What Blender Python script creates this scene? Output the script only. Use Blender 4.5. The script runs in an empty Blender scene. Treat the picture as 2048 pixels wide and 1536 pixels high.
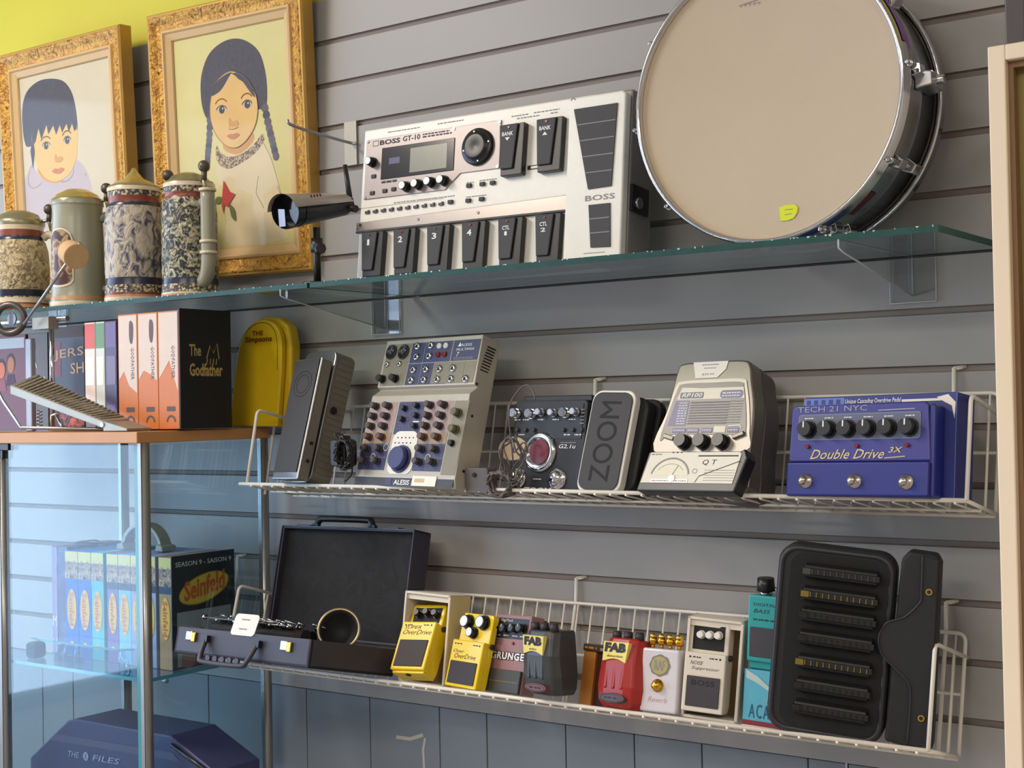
import bpy, bmesh, math, random
from mathutils import Vector, Matrix
random.seed(7)
C = bpy.context.scene.collection
scn = bpy.context.scene
PI = math.pi

# ------------------------------------------------------------------ camera
CAM = Vector((0.0, -1.81806494, 1.5))
YAW, PIT, ROL, FPX = -0.620052635, 0.0164344908, -0.0190818822, 2800.0
_f = Vector((math.sin(YAW)*math.cos(PIT), math.cos(YAW)*math.cos(PIT), math.sin(PIT)))
_r0 = Vector((math.cos(YAW), -math.sin(YAW), 0)); _u0 = _r0.cross(_f)
_r = _r0*math.cos(ROL)+_u0*math.sin(ROL); _u = -_r0*math.sin(ROL)+_u0*math.cos(ROL)
cd = bpy.data.cameras.new('camera'); co = bpy.data.objects.new('camera', cd); C.objects.link(co)
cd.sensor_fit = 'HORIZONTAL'; cd.sensor_width = 36.0; cd.lens = 36.0*FPX/2048.0; cd.clip_start = 0.05
mw = Matrix((( _r.x, _u.x, -_f.x, CAM.x), (_r.y, _u.y, -_f.y, CAM.y), (_r.z, _u.z, -_f.z, CAM.z), (0,0,0,1)))
co.matrix_world = mw
scn.camera = co

def at(px, py, Y):
    "point on the vertical plane y=Y seen at a photograph pixel"
    d = _f*FPX + _r*(px-1024) - _u*(py-768)
    return CAM + d*((Y-CAM.y)/d.y)

# ------------------------------------------------------------------ world, lights, exposure
scn.view_settings.view_transform = 'Standard'
try: scn.view_settings.look = 'None'
except Exception: pass
scn.view_settings.gamma = 1.0
scn.view_settings.use_curve_mapping = False
scn.view_settings.exposure = -0.14
w = bpy.data.worlds.new('world'); scn.world = w; w.use_nodes = True
w.node_tree.nodes['Background'].inputs[0].default_value = (0.62, 0.72, 0.86, 1)
w.node_tree.nodes['Background'].inputs[1].default_value = 0.55

def area(name, loc, target, sx, sy, power, col):
    l = bpy.data.lights.new(name, 'AREA'); l.shape = 'RECTANGLE'; l.size = sx; l.size_y = sy
    l.energy = power; l.color = col
    o = bpy.data.objects.new(name, l); C.objects.link(o); o.location = loc
    o.rotation_euler = (Vector(target)-Vector(loc)).to_track_quat('-Z', 'Y').to_euler()
    return o
area('ceiling_and_fill_light', (-2.6, -1.7, 2.84), (-2.6, -1.7, 0), 0.5, 1.2, 60, (1.0, 0.88, 0.76))
area('ceiling_and_fill_light', (-0.8, -3.4, 2.84), (-0.8, -3.4, 0), 1.6, 0.6, 75, (1.0, 0.92, 0.84))
area('ceiling_and_fill_light', (1.3, -2.4, 2.84), (1.3, -2.4, 0), 0.6, 1.2, 42, (1.0, 0.86, 0.76))  # fill lamp added to lift the drum's shaded right side
area('window_daylight', (-4.72, -2.45, 1.5), (-1.0, -2.45, 1.5), 4.1, 2.2, 185, (0.62, 0.76, 1.0))

# ------------------------------------------------------------------ materials
def lin(c): 
    c = c/255.0
    return c/12.92 if c <= 0.04045 else ((c+0.055)/1.055)**2.4
def rgb(c): return (lin(c[0]), lin(c[1]), lin(c[2]), 1)
_m = {}
def mat(name, c, rough=0.5, metal=0.0, var=0.06, scale=60, bump=0.0, spec=0.5, coat=0.0, bscale=None):
    if name in _m: return _m[name]
    m = bpy.data.materials.new(name); m.use_nodes = True; nt = m.node_tree; p = nt.nodes['Principled BSDF']
    p.inputs['Roughness'].default_value = rough; p.inputs['Metallic'].default_value = metal
    p.inputs['Specular IOR Level'].default_value = spec
    p.inputs['Coat Weight'].default_value = coat
    tc = nt.nodes.new('ShaderNodeTexCoord'); n = nt.nodes.new('ShaderNodeTexNoise')
    n.inputs['Scale'].default_value = scale; n.inputs['Detail'].default_value = 4
    nt.links.new(tc.outputs['Object'], n.inputs['Vector'])
    mx = nt.nodes.new('ShaderNodeMix'); mx.data_type = 'RGBA'
    a = rgb(c); mx.inputs[6].default_value = tuple(v*(1-var) for v in a[:3])+(1,)
    mx.inputs[7].default_value = tuple(min(1, v*(1+var)) for v in a[:3])+(1,)
    nt.links.new(n.outputs['Fac'], mx.inputs[0]); nt.links.new(mx.outputs[2], p.inputs['Base Color'])
    if bump:
        b = nt.nodes.new('ShaderNodeBump'); b.inputs['Strength'].default_value = bump; b.inputs['Distance'].default_value = 0.001
        src = n
        if bscale:
            src = nt.nodes.new('ShaderNodeTexNoise'); src.inputs['Scale'].default_value = bscale
            nt.links.new(tc.outputs['Object'], src.inputs['Vector'])
        nt.links.new(src.outputs['Fac'], b.inputs['Height']); nt.links.new(b.outputs['Normal'], p.inputs['Normal'])
    _m[name] = m; return m

def relief(name, c1, c2, scale, rough=0.35, dist=0.004, lo=0.35, hi=0.6, c3=None, kind='voronoi', metal=0.0, stretch=(1,1,1)):
    "two or three coloured moulded relief: colour follows the raised pattern"
    if name in _m: return _m[name]
    m = bpy.data.materials.new(name); m.use_nodes = True; nt = m.node_tree; p = nt.nodes['Principled BSDF']
    p.inputs['Roughness'].default_value = rough; p.inputs['Metallic'].default_value = metal
    tc = nt.nodes.new('ShaderNodeTexCoord'); mp = nt.nodes.new('ShaderNodeMapping'); mp.inputs['Scale'].default_value = stretch
    nt.links.new(tc.outputs['Object'], mp.inputs[0])
    n = nt.nodes.new('ShaderNodeTexNoise'); n.inputs['Scale'].default_value = scale*0.7; n.inputs['Detail'].default_value = 3
    nt.links.new(mp.outputs[0], n.inputs['Vector'])
    ad = nt.nodes.new('ShaderNodeVectorMath'); ad.operation = 'MULTIPLY_ADD'; ad.inputs[1].default_value = (1.6/scale,)*3
    nt.links.new(n.outputs['Color'], ad.inputs[0]); nt.links.new(mp.outputs[0], ad.inputs[2])
    if kind == 'voronoi':
        v = nt.nodes.new('ShaderNodeTexVoronoi'); v.feature = 'SMOOTH_F1'; v.inputs['Scale'].default_value = scale; v.inputs['Smoothness'].default_value = 0.5
        out = v.outputs['Distance']
    else:
        v = nt.nodes.new('ShaderNodeTexNoise'); v.inputs['Scale'].default_value = scale; v.inputs['Detail'].default_value = 3; v.inputs['Distortion'].default_value = 1.5
        out = v.outputs['Fac']
    nt.links.new(ad.outputs[0], v.inputs['Vector'])
    r = nt.nodes.new('ShaderNodeValToRGB'); r.color_ramp.elements[0].position = lo; r.color_ramp.elements[1].position = hi
    r.color_ramp.elements[0].color = rgb(c1); r.color_ramp.elements[1].color = rgb(c2)
    if c3:
        e = r.color_ramp.elements.new((lo+hi)/2); e.color = rgb(c3)
    nt.links.new(out, r.inputs[0]); nt.links.new(r.outputs[0], p.inputs['Base Color'])
    b = nt.nodes.new('ShaderNodeBump'); b.inputs['Strength'].default_value = 0.8; b.inputs['Distance'].default_value = dist; b.invert = True
    nt.links.new(out, b.inputs['Height']); nt.links.new(b.outputs['Normal'], p.inputs['Normal'])
    _m[name] = m; return m

def glass(name, tint, refl=1.0, rough=0.02):
    "thin clear pane: tinted transmission plus fresnel reflection"
    if name in _m: return _m[name]
    m = bpy.data.materials.new(name); m.use_nodes = True; nt = m.node_tree
    for n in list(nt.nodes):
        if n.type == 'BSDF_PRINCIPLED': nt.nodes.remove(n)
    out = nt.nodes['Material Output']; t = nt.nodes.new('ShaderNodeBsdfTransparent'); t.inputs[0].default_value = tint+(1,)
    g = nt.nodes.new('ShaderNodeBsdfGlossy'); g.inputs['Roughness'].default_value = rough; g.inputs[0].default_value = (0.95,0.98,1,1)
    f = nt.nodes.new('ShaderNodeLayerWeight'); f.inputs[0].default_value = 0.5
    pw = nt.nodes.new('ShaderNodeMath'); pw.operation = 'POWER'; pw.inputs[1].default_value = 4.0
    nt.links.new(f.outputs['Facing'], pw.inputs[0])
    mu = nt.nodes.new('ShaderNodeMath'); mu.operation = 'MULTIPLY_ADD'; mu.inputs[1].default_value = 0.85*refl; mu.inputs[2].default_value = 0.055*refl; mu.use_clamp = True
    nt.links.new(pw.outputs[0], mu.inputs[0])
    x = nt.nodes.new('ShaderNodeMixShader'); nt.links.new(mu.outputs[0], x.inputs[0]); nt.links.new(t.outputs[0], x.inputs[1]); nt.links.new(g.outputs[0], x.inputs[2])
    nt.links.new(x.outputs[0], out.inputs[0]); _m[name] = m; return m

def emit(name, c, s):
    m = bpy.data.materials.new(name); m.use_nodes = True; nt = m.node_tree; p = nt.nodes['Principled BSDF']
    p.inputs['Emission Color'].default_value = rgb(c); p.inputs['Emission Strength'].default_value = s; return m

WALL = mat('slatwall_paint', (154,152,149), 0.42, var=0.05, scale=3, bump=0.05, bscale=300)
GROOVE = mat('slatwall_groove', (128,118,110), 0.6, var=0.1, scale=20)
YELLOW_W = mat('yellow_wall_paint', (206,198,58), 0.6, var=0.04, scale=2)
WAIN = mat('wainscot_paint', (120,128,136), 0.5, var=0.06, scale=6)
CREAM = mat('cream_paint', (232,214,186), 0.5, var=0.04, scale=12)
OLIVE = mat('olive_panel', (140,122,66), 0.6, var=0.08, scale=5)
BROWN = mat('brown_reveal', (130,100,66), 0.6)
WHITEWIRE = mat('white_coated_wire', (226,220,208), 0.35, var=0.06, scale=40)
BLACK = mat('black_plastic', (26,26,27), 0.35)
BLACKM = mat('black_matte', (20,20,21), 0.7)
RUBBER = mat('dark_rubber', (52,52,54), 0.6, bump=0.3, bscale=900)
RUBBER2 = mat('purplish_rubber', (56,52,58), 0.62, bump=0.3, bscale=900)
WHITE = mat('white_plastic', (228,226,216), 0.35)
SILVER = mat('silver_paint', (158,154,150), 0.35, metal=0.35)
GREYP = mat('grey_metallic_panel', (142,134,132), 0.35, metal=0.4)
CHROME = mat('chrome', (205,205,208), 0.12, metal=1.0, var=0.03)
STEEL = mat('brushed_steel', (165,166,168), 0.3, metal=0.9)
ALU = mat('aluminium_post', (150,150,148), 0.32, metal=0.7)
BRASS = mat('brass', (205,165,85), 0.25, metal=0.9)
GOLDM = mat('gold_knob', (215,165,60), 0.2, metal=1.0)
PAPER = mat('white_label', (236,228,214), 0.6)
INK = mat('black_ink', (28,26,28), 0.6)
WINK = mat('white_ink', (228,228,226), 0.5)
GINK = mat('grey_ink', (135,132,132), 0.6)
RED = mat('red_lens', (125,22,22), 0.25)
YPED = mat('yellow_enamel', (238,205,20), 0.3, coat=0.3)
KNOBW = mat('knob_silver_cap', (225,222,216), 0.3, metal=0.3)

# ------------------------------------------------------------------ mesh helpers
def rr(x0, x1, z0, z1, r, n=5):
    r = min(r, (x1-x0)/2-1e-6, (z1-z0)/2-1e-6); o = []
    for cx, cz, a0 in ((x1-r, z1-r, 0), (x0+r, z1-r, PI/2), (x0+r, z0+r, PI), (x1-r, z0+r, 1.5*PI)):
        for i in range(n+1):
            a = a0+PI/2*i/n; o.append((cx+r*math.cos(a), cz+r*math.sin(a)))
    return o
def circ(x, z, r, n=24, rz=None):
    rz = rz or r
    return [(x+r*math.cos(2*PI*i/n), z+rz*math.sin(2*PI*i/n)) for i in range(n)]
def arc(x, z, r, a0, a1, n=14, rz=None):
    rz = rz or r
    return [(x+r*math.cos(math.radians(a0+(a1-a0)*i/n)), z+rz*math.sin(math.radians(a0+(a1-a0)*i/n))) for i in range(n+1)]
def spl(P, n=5, closed=True):
    "catmull-rom through points (any dimension)"
    o = []; L = len(P); rng = range(L) if closed else range(L-1)
    for i in rng:
        g = (lambda k: P[k % L]) if closed else (lambda k: P[max(0, min(L-1, k))])
        p0, p1, p2, p3 = g(i-1), g(i), g(i+1), g(i+2)
        for j in range(n):
            t = j/n
            o.append(tuple(0.5*((2*b)+(-a+c)*t+(2*a-5*b+4*c-d)*t*t+(-a+3*b-3*c+d)*t**3) for a, b, c, d in zip(p0, p1, p2, p3)))
    if not closed: o.append(tuple(P[-1]))
    return o

class B:
    def __init__(s): s.bm = bmesh.new(); s.mats = []
    def mi(s, m):
        if m not in s.mats: s.mats.append(m)
        return s.mats.index(m)
    def add(s, V, F, m, smooth=False, caps=()):
        k = s.mi(m); vs = [s.bm.verts.new(v) for v in V]
        for i, f in enumerate(F):
            try: fc = s.bm.faces.new([vs[j] for j in f])
            except ValueError: continue
            fc.material_index = k; fc.smooth = smooth and i not in caps
        return s
    def box(s, x0, x1, y0, y1, z0, z1, m):
        V = [(x0,y0,z0),(x1,y0,z0),(x1,y1,z0),(x0,y1,z0),(x0,y0,z1),(x1,y0,z1),(x1,y1,z1),(x0,y1,z1)]
        return s.add(V, [(0,3,2,1),(4,5,6,7),(0,1,5,4),(1,2,6,5),(2,3,7,6),(3,0,4,7)], m)
    def hexa(s, V, m):
        return s.add(V, [(0,3,2,1),(4,5,6,7),(0,1,5,4),(1,2,6,5),(2,3,7,6),(3,0,4,7)], m)
    def prism(s, pts, a, b, m, axis='y', smooth=False, pts2=None):
        n = len(pts); pts2 = pts2 or pts
        g = {'y': lambda p, t: (p[0], t, p[1]), 'x': lambda p, t: (t, p[0], p[1]), 'z': lambda p, t: (p[0], p[1], t)}[axis]
        V = [g(p, a) for p in pts]+[g(p, b) for p in pts2]
        F = [tuple(range(n)), tuple(range(2*n-1, n-1, -1))]+[(i, (i+1) % n, n+(i+1) % n, n+i) for i in range(n)]
        return s.add(V, F, m, smooth, caps=(0, 1))
    def poly(s, pts, y, m, axis='y'):
        g = {'y': lambda p: (p[0], y, p[1]), 'x': lambda p: (y, p[0], p[1]), 'z': lambda p: (p[0], p[1], y)}[axis]
        return s.add([g(p) for p in pts], [tuple(range(len(pts)))], m)
    def rect(s, x0, x1, z0, z1, y, m, axis='y'): return s.poly([(x0,z0),(x1,z0),(x1,z1),(x0,z1)], y, m, axis)
    def line(s, pts, wd, y, m, axis='y', closed=False):
        "flat stroke along 2-D points"
        n = len(pts); L = []; R = []
        for i in range(n):
            a = pts[(i-1) % n] if (closed or i) else pts[i]; c = pts[(i+1) % n] if (closed or i < n-1) else pts[i]
            dx, dz = c[0]-a[0], c[1]-a[1]; h = math.hypot(dx, dz) or 1; nx, nz = -dz/h*wd/2, dx/h*wd/2
            L.append((pts[i][0]+nx, pts[i][1]+nz)); R.append((pts[i][0]-nx, pts[i][1]-nz))
        for i in range(n if closed else n-1):
            j = (i+1) % n; s.poly([L[i], L[j], R[j], R[i]], y, m, axis)
        return s
    def cyl(s, p0, p1, r0, m, r1=None, seg=20, capm=None):
        p0, p1 = Vector(p0), Vector(p1); r1 = r0 if r1 is None else r1
        d = (p1-p0).normalized(); a = d.orthogonal().normalized(); b = d.cross(a)
        V = []
        for p, r in ((p0, r0), (p1, r1)):
            for i in range(seg):
                t = 2*PI*i/seg; V.append(p+a*(r*math.cos(t))+b*(r*math.sin(t)))
        s.add(V, [tuple(range(seg-1, -1, -1)), tuple(range(seg, 2*seg))]+[(i, (i+1) % seg, seg+(i+1) % seg, seg+i) for i in range(seg)], m, True, caps=(0, 1))
        if capm:
            e = p1+d*0.0003; W = [e+a*(r1*0.86*math.cos(2*PI*i/seg))+b*(r1*0.86*math.sin(2*PI*i/seg)) for i in range(seg)]
            s.add(W, [tuple(range(seg))], capm)
        return s
    def tube(s, P, r, m, seg=8, closed=False):
        P = [Vector(p) for p in P]; n = len(P); V = []; prev = None
        for i in range(n):
            a = P[(i-1) % n] if (closed or i) else P[i]; c = P[(i+1) % n] if (closed or i < n-1) else P[i]
            d = (c-a).normalized()
            u = d.orthogonal().normalized() if prev is None else (prev-d*prev.dot(d)).normalized()
            prev = u; v = d.cross(u); ri = r[i] if isinstance(r, (list, tuple)) else r
            for k in range(seg):
                t = 2*PI*k/seg; V.append(P[i]+u*(ri*math.cos(t))+v*(ri*math.sin(t)))
        F = []; caps = ()
        for i in range(n if closed else n-1):
            j = (i+1) % n
            for k in range(seg): F.append((i*seg+k, i*seg+(k+1) % seg, j*seg+(k+1) % seg, j*seg+k))
        if not closed:
            F += [tuple(range(seg-1, -1, -1)), tuple((n-1)*seg+k for k in range(seg))]; caps = (len(F)-2, len(F)-1)
        return s.add(V, F, m, True, caps)
    def lathe(s, prof, m, c=(0,0,0), d=(0,0,1), seg=40):
        "profile of (radius, height[, material]) turned about axis d through c"
        c = Vector(c); d = Vector(d).normalized(); a = d.orthogonal().normalized(); b = d.cross(a)
        for q in range(len(prof)-1):
            (r0, h0), (r1, h1) = prof[q][:2], prof[q+1][:2]; mm = prof[q][2] if len(prof[q]) > 2 else m
            V = []
            for r, h in ((r0, h0), (r1, h1)):
                for i in range(seg):
                    t = 2*PI*i/seg; V.append(c+d*h+a*(max(r,1e-5)*math.cos(t))+b*(max(r,1e-5)*math.sin(t)))
            s.add(V, [(i, (i+1) % seg, seg+(i+1) % seg, seg+i) for i in range(seg)], mm, True)
        bmesh.ops.remove_doubles(s.bm, verts=s.bm.verts, dist=1e-6)
        return s
    def ring(s, c, d, R, r, m, seg=40, sg=8):
        c = Vector(c); d = Vector(d).normalized(); a = d.orthogonal().normalized(); b = d.cross(a)
        return s.tube([c+a*(R*math.cos(2*PI*i/seg))+b*(R*math.sin(2*PI*i/seg)) for i in range(seg)], r, m, sg, True)
    def ball(s, c, r, m, seg=14):
        n = seg//2; prof = [(r*math.sin(PI*i/n), -r*math.cos(PI*i/n)) for i in range(n+1)]
        return s.lathe(prof, m, c, (0,0,1), seg)
    def text(s, st, x0, x1, z0, z1, y, m, shear=0.0, bold=0.0, axis='y', slope=0.0, flip=False, spacing=1.0):
        "lettering stretched to fill the given rectangle"
        cu = bpy.data.curves.new('t', 'FONT'); cu.body = st; cu.resolution_u = 2; cu.shear = shear; cu.offset = bold; cu.space_character = spacing
        ob = bpy.data.objects.new('t', cu); me = bpy.data.meshes.new_from_object(ob)
        if len(me.vertices):
            xs = [v.co.x for v in me.vertices]; ys = [v.co.y for v in me.vertices]
            ax, bx, ay, by = min(xs), max(xs), min(ys), max(ys)
            V = []
            for v in me.vertices:
                u = (v.co.x-ax)/max(1e-6, bx-ax); t = (v.co.y-ay)/max(1e-6, by-ay)
                X = x0+(x1-x0)*u; Zz = z0+(z1-z0)*t+slope*(x1-x0)*u
                V.append((X, y, Zz) if axis == 'y' else (y, X, Zz))
            s.add(V, [tuple(p.vertices) for p in me.polygons], m)
        bpy.data.objects.remove(ob); bpy.data.curves.remove(cu); bpy.data.meshes.remove(me)
        return s
    def make(s, name, parent=None, bevel=0.0, seg=2, solid=True, label=None, loc=None):
        if solid: bmesh.ops.recalc_face_normals(s.bm, faces=s.bm.faces)
        me = bpy.data.meshes.new(name); s.bm.to_mesh(me); s.bm.free()
        for m in s.mats: me.materials.append(m)
        o = bpy.data.objects.new(name, me); C.objects.link(o)
        if parent: o.parent = parent
        if loc: o.location = loc
        if bevel:
            b = o.modifiers.new('bevel', 'BEVEL'); b.width = bevel; b.segments = seg; b.limit_method = 'ANGLE'; b.angle_limit = math.radians(40)
        if label: o['label'] = label
        return o

def rotm(yaw, tilt, roll): return Matrix.Rotation(yaw, 4, 'Z') @ Matrix.Rotation(-tilt, 4, 'X') @ Matrix.Rotation(roll, 4, 'Y')
def thing(name, label, cat, loc=(0,0,0), yaw=0, tilt=0, roll=0, group=None):
    o = bpy.data.objects.new(name, None); C.objects.link(o); o.empty_display_size = 0.02
    R = rotm(yaw, tilt, roll); o.rotation_euler = R.to_euler(); o.location = loc
    o['label'] = label; o['category'] = cat
    if group: o['group'] = group
    return o
def tag(o, label, cat, group=None, kind=None):
    if label: o['label'] = label
    if cat: o['category'] = cat
    if group: o['group'] = group
    if kind: o['kind'] = kind
    return o
def struct(o): o['kind'] = 'structure'; return o
def cp(o, parent, loc):
    c = o.copy(); C.objects.link(c); c.parent = parent; c.location = loc; return c

# ------------------------------------------------------------------ the setting
GP = 0.0762
def gz(k): return 1.5+0.49673585-GP*k
X0, X1 = -4.6, 2.4
gh = 0.0048  # half the groove opening
for_top = gz(-3)
b = B()
zs = [gz(k) for k in range(-3, 14)]
prof = []
prof.append((0.0, zs[0]))
for i, z in enumerate(zs[1:-1]):
    prof += [(0.0, z+gh), (0.0045, z+gh-0.0005), (0.0055, z+gh-0.0018), (0.0055, z-gh+0.0018), (0.0045, z-gh+0.0005), (0.0, z-gh)]
prof.append((0.0, zs[-1]))
V = []; F = []; ms = []
for y, z in prof: V += [(X0, y, z), (X1, y, z)]
face = [((2*i, 2*i+1, 2*i+3, 2*i+2), prof[i][0] == 0 and prof[i+1][0] == 0) for i in range(len(prof)-1)]
b.add(V, [f for f, q in face if q], WALL); 
b.add(V, [f for f, q in face if not q], GROOVE)
struct(b.make('wall_back', solid=False))
b = B(); b.box(X0, X1, 0.012, 0.1, -0.05, 2.95, mat('backing_board', (60,58,56), 0.8)); b.box(X0, X1, 0.004, 0.0125, for_top+0.001, 2.9, YELLOW_W)
struct(b.make('wall_upper'))
# wainscot of vertical boards below the slat panels
b = B(); edges = sorted([X0]+[at(p, 1480, 0.0).x for p in (83, 144, 415, 524, 610.5, 737, 876, 970.5, 1128, 1265, 1400, 1612, 1692, 1850)]+[-0.3, -0.1, 0.1, 0.3, 0.6, X1])
for a, c in zip(edges[:-1], edges[1:]):
    b.box(a+0.0009, c-0.0009, 0.0045, 0.012, 0.1, gz(13)-0.002, WAIN)
for P, wd in (([(850,1476),(846,1500),(848,1536),(846,1560)],0.0045), ([(792,1474),(820,1478),(846,1470)],0.006), ([(1692,1496),(1693,1560)],0.003)):
    b.line([(at(u,v,0.004).x, at(u,v,0.004).z) for u, v in P], wd, 0.0042, mat('bare_plaster_scratch', (190,184,172), 0.8))
struct(b.make('wall_lower', bevel=0.001))
b = B(); b.box(X0, X1, -0.008, 0.012, 0.0, 0.1, CREAM); struct(b.make('baseboard_back'))
b = B(); b.box(X0, X1, -5.2, 0.1, -0.05, 0.0, mat('floor_tile', (150,144,140), 0.4, scale=4)); struct(b.make('floor'))
b = B(); b.box(X0, X1, -5.2, 0.1, 2.88, 2.95, mat('ceiling_paint', (215,210,200), 0.8)); struct(b.make('ceiling'))
SHOP = mat('shop_wall_paint', (176,168,158), 0.7)
b = B(); b.box(X1, X1+0.1, -5.2, 0.1, 0, 2.9, SHOP); struct(b.make('wall_right'))
b = B(); b.box(X0, X1, -5.3, -5.2, 0, 2.9, SHOP); struct(b.make('wall_front'))
# left wall with a shop window
b = B(); wy0, wy1, wz0, wz1 = -4.55, -0.35, 0.4, 2.6
b.box(X0-0.1, X0, -5.2, wy0, 0, 2.9, SHOP); b.box(X0-0.1, X0, wy1, 0.1, 0, 2.9, SHOP)
b.box(X0-0.1, X0, wy0, wy1, 0, wz0, SHOP); b.box(X0-0.1, X0, wy0, wy1, wz1, 2.9, SHOP); struct(b.make('wall_left'))
b = B()
for yy in (wy0, -3.55, -2.75, -1.95, -1.2, wy1-0.05): b.box(X0-0.06, X0+0.02, yy, yy+0.05, wz0, wz1, BLACKM)
for zz in (wz0, 1.9, wz1-0.05): b.box(X0-0.06, X0+0.02, wy0, wy1, zz, zz+0.05, BLACKM)
wf = struct(b.make('window_1'))
b = B(); b.box(X0-0.03, X0-0.024, wy0+0.05, wy1-0.05, wz0+0.05, wz1-0.05, glass('window_pane', (0.97,0.99,1.0))); struct(b.make('pane', wf))

# ------------------------------------------------------------------ tall cream display case at the right edge
t = thing('display_case', 'cream painted wooden display case with olive back at right edge', 'display case', (-0.449, 0, 0))
TZ = 1.8765
CY = -0.002
b = B(); b.box(0, 0.0185, -0.3, CY, 0, TZ, CREAM); b.make('side_panel', t, 0.0015)
b = B(); b.box(0.0185, 0.62, -0.3, CY, TZ-0.017, TZ, CREAM); b.make('top_panel', t, 0.0015)
b = B(); b.box(0.0185, 0.024, -0.29, -0.012, 0, TZ-0.017, BROWN); b.box(0.024, 0.6, -0.29, -0.012, TZ-0.024, TZ-0.017, BROWN); b.make('liner', t)
b = B(); b.box(0.024, 0.6, -0.275, -0.27, 0, TZ-0.024, OLIVE); b.make('back_panel', t)
b = B(); b.box(0.6, 0.62, -0.3, CY, 0, TZ-0.017, CREAM); b.make('side_panel', t, 0.0015)
p = at(2016, 60, -0.22)
t = thing('metal_upright', 'dark grey metal upright standing on the cream case', 'post', (p.x, -0.22, TZ))
b = B(); b.box(0, 0.022, -0.012, 0.012, 0.003, 0.9, mat('gunmetal', (66,60,62), 0.4, metal=0.3)); b.make('post', t, 0.002)
b = B(); b.box(-0.01, 0.034, -0.02, 0.02, 0, 0.003, BLACKM); b.box(0.0222, 0.03, -0.008, 0.008, 0.003, 0.9, BLACKM); b.make('foot_plate', t)

# ------------------------------------------------------------------ wire baskets
def basket(label, x0, zt, tilt, hooks, hookz, left=0.0):
    L, d, h, hb = 1.2101, 0.1152, 0.1277, 0.1549
    R = rotm(0, tilt, 0); off = R @ Vector((0, d, hb))
    loc = Vector((x0, -0.012-off.y, zt-off.z))
    t = thing('wire_basket', label, 'basket', loc, 0, tilt, 0, None)
    r = 0.0022
    def fil(P, rad=0.012):
        o = []
        for i, p in enumerate(P):
            if i in (0, len(P)-1): o.append(Vector(p)); continue
            p = Vector(p); a = (Vector(P[i-1])-p).normalized(); c = (Vector(P[i+1])-p).normalized()
            for k in range(5):
                s_ = k/4; o.append((p+a*rad)*(1-s_)**2+p*2*s_*(1-s_)+(p+c*rad)*s_**2)
        return o
    b = B(); b.tube([(-0.018,0,0),(L,0,0)], 0.003, WHITEWIRE); b.make('front_rail', t)
    b = B(); b.tube(fil([(0,d,0.0),(0,d,hb),(L,d,hb),(L,d,0.0)]), 0.0026, WHITEWIRE); b.make('back_rail', t)
    b = B(); b.tube([(0,d,hb*0.5),(L,d,hb*0.5)], r, WHITEWIRE, 6); b.make('middle_rail', t)
    b = B(); b.tube([(0,d-0.002,-0.003),(L,d-0.002,-0.003)], 0.0026, WHITEWIRE, 6); b.tube([(0,d*0.5,-0.004),(L,d*0.5,-0.004)], r, WHITEWIRE, 6); b.make('bottom_rail', t)
    for xx in (0, L):
        b = B(); b.tube(fil([(xx,0,0),(xx,0,h),(xx,d+0.01,h-0.002)], 0.01), 0.0028, WHITEWIRE)
        b.tube([(xx,0,0),(xx,d,0)], 0.0026, WHITEWIRE); b.tube([(xx,d*0.62,0),(xx,d*0.62,h)], r*0.8, WHITEWIRE, 6); b.make('end_frame', t)
    b = B(); b.tube([(0,-0.004,-0.0035),(0,0,-0.0042),(0,d-0.004,-0.001),(0,d-0.001,0.003),(0,d,0.01),(0,d,hb)], 0.0015, WHITEWIRE, 6)
    w0 = b.make('wire', t); n = int(L/0.0254); w0.location = (0.0127, 0, 0)
    for i in range(1, n+1):
        cp(w0, t, (0.0127+i*(L-0.0254)/n, 0, 0))
    inv = (Matrix.Translation(loc) @ R).inverted()
    for hx in hooks:
        p0 = inv @ Vector((hx, -0.006, hookz)); p1 = Vector((p0.x, d+0.003, hb)); p2 = Vector((p0.x, d+0.003, -0.002))
        q = inv @ Vector((hx+0.012, 0.006, hookz+0.002))
        b = B(); b.tube([q, p0+Vector((0,0.002,0)), p0, p1, p2], 0.0028, WHITEWIRE); b.make('hook', t)
    return t
b2 = basket('upper white wire basket holding mixer and effects pedals', -1.7384, 1.5062, 0.2113, [at(1195,760,0).x, at(1911,740,0).x, at(560,780,0).x], gz(6))
b3 = basket('lower white wire basket holding small stomp pedals', -1.7894, 1.1973, 0.2710, [at(1157,1160,0).x, at(1895,1200,0).x, at(480,1110,0).x], gz(10))

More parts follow.
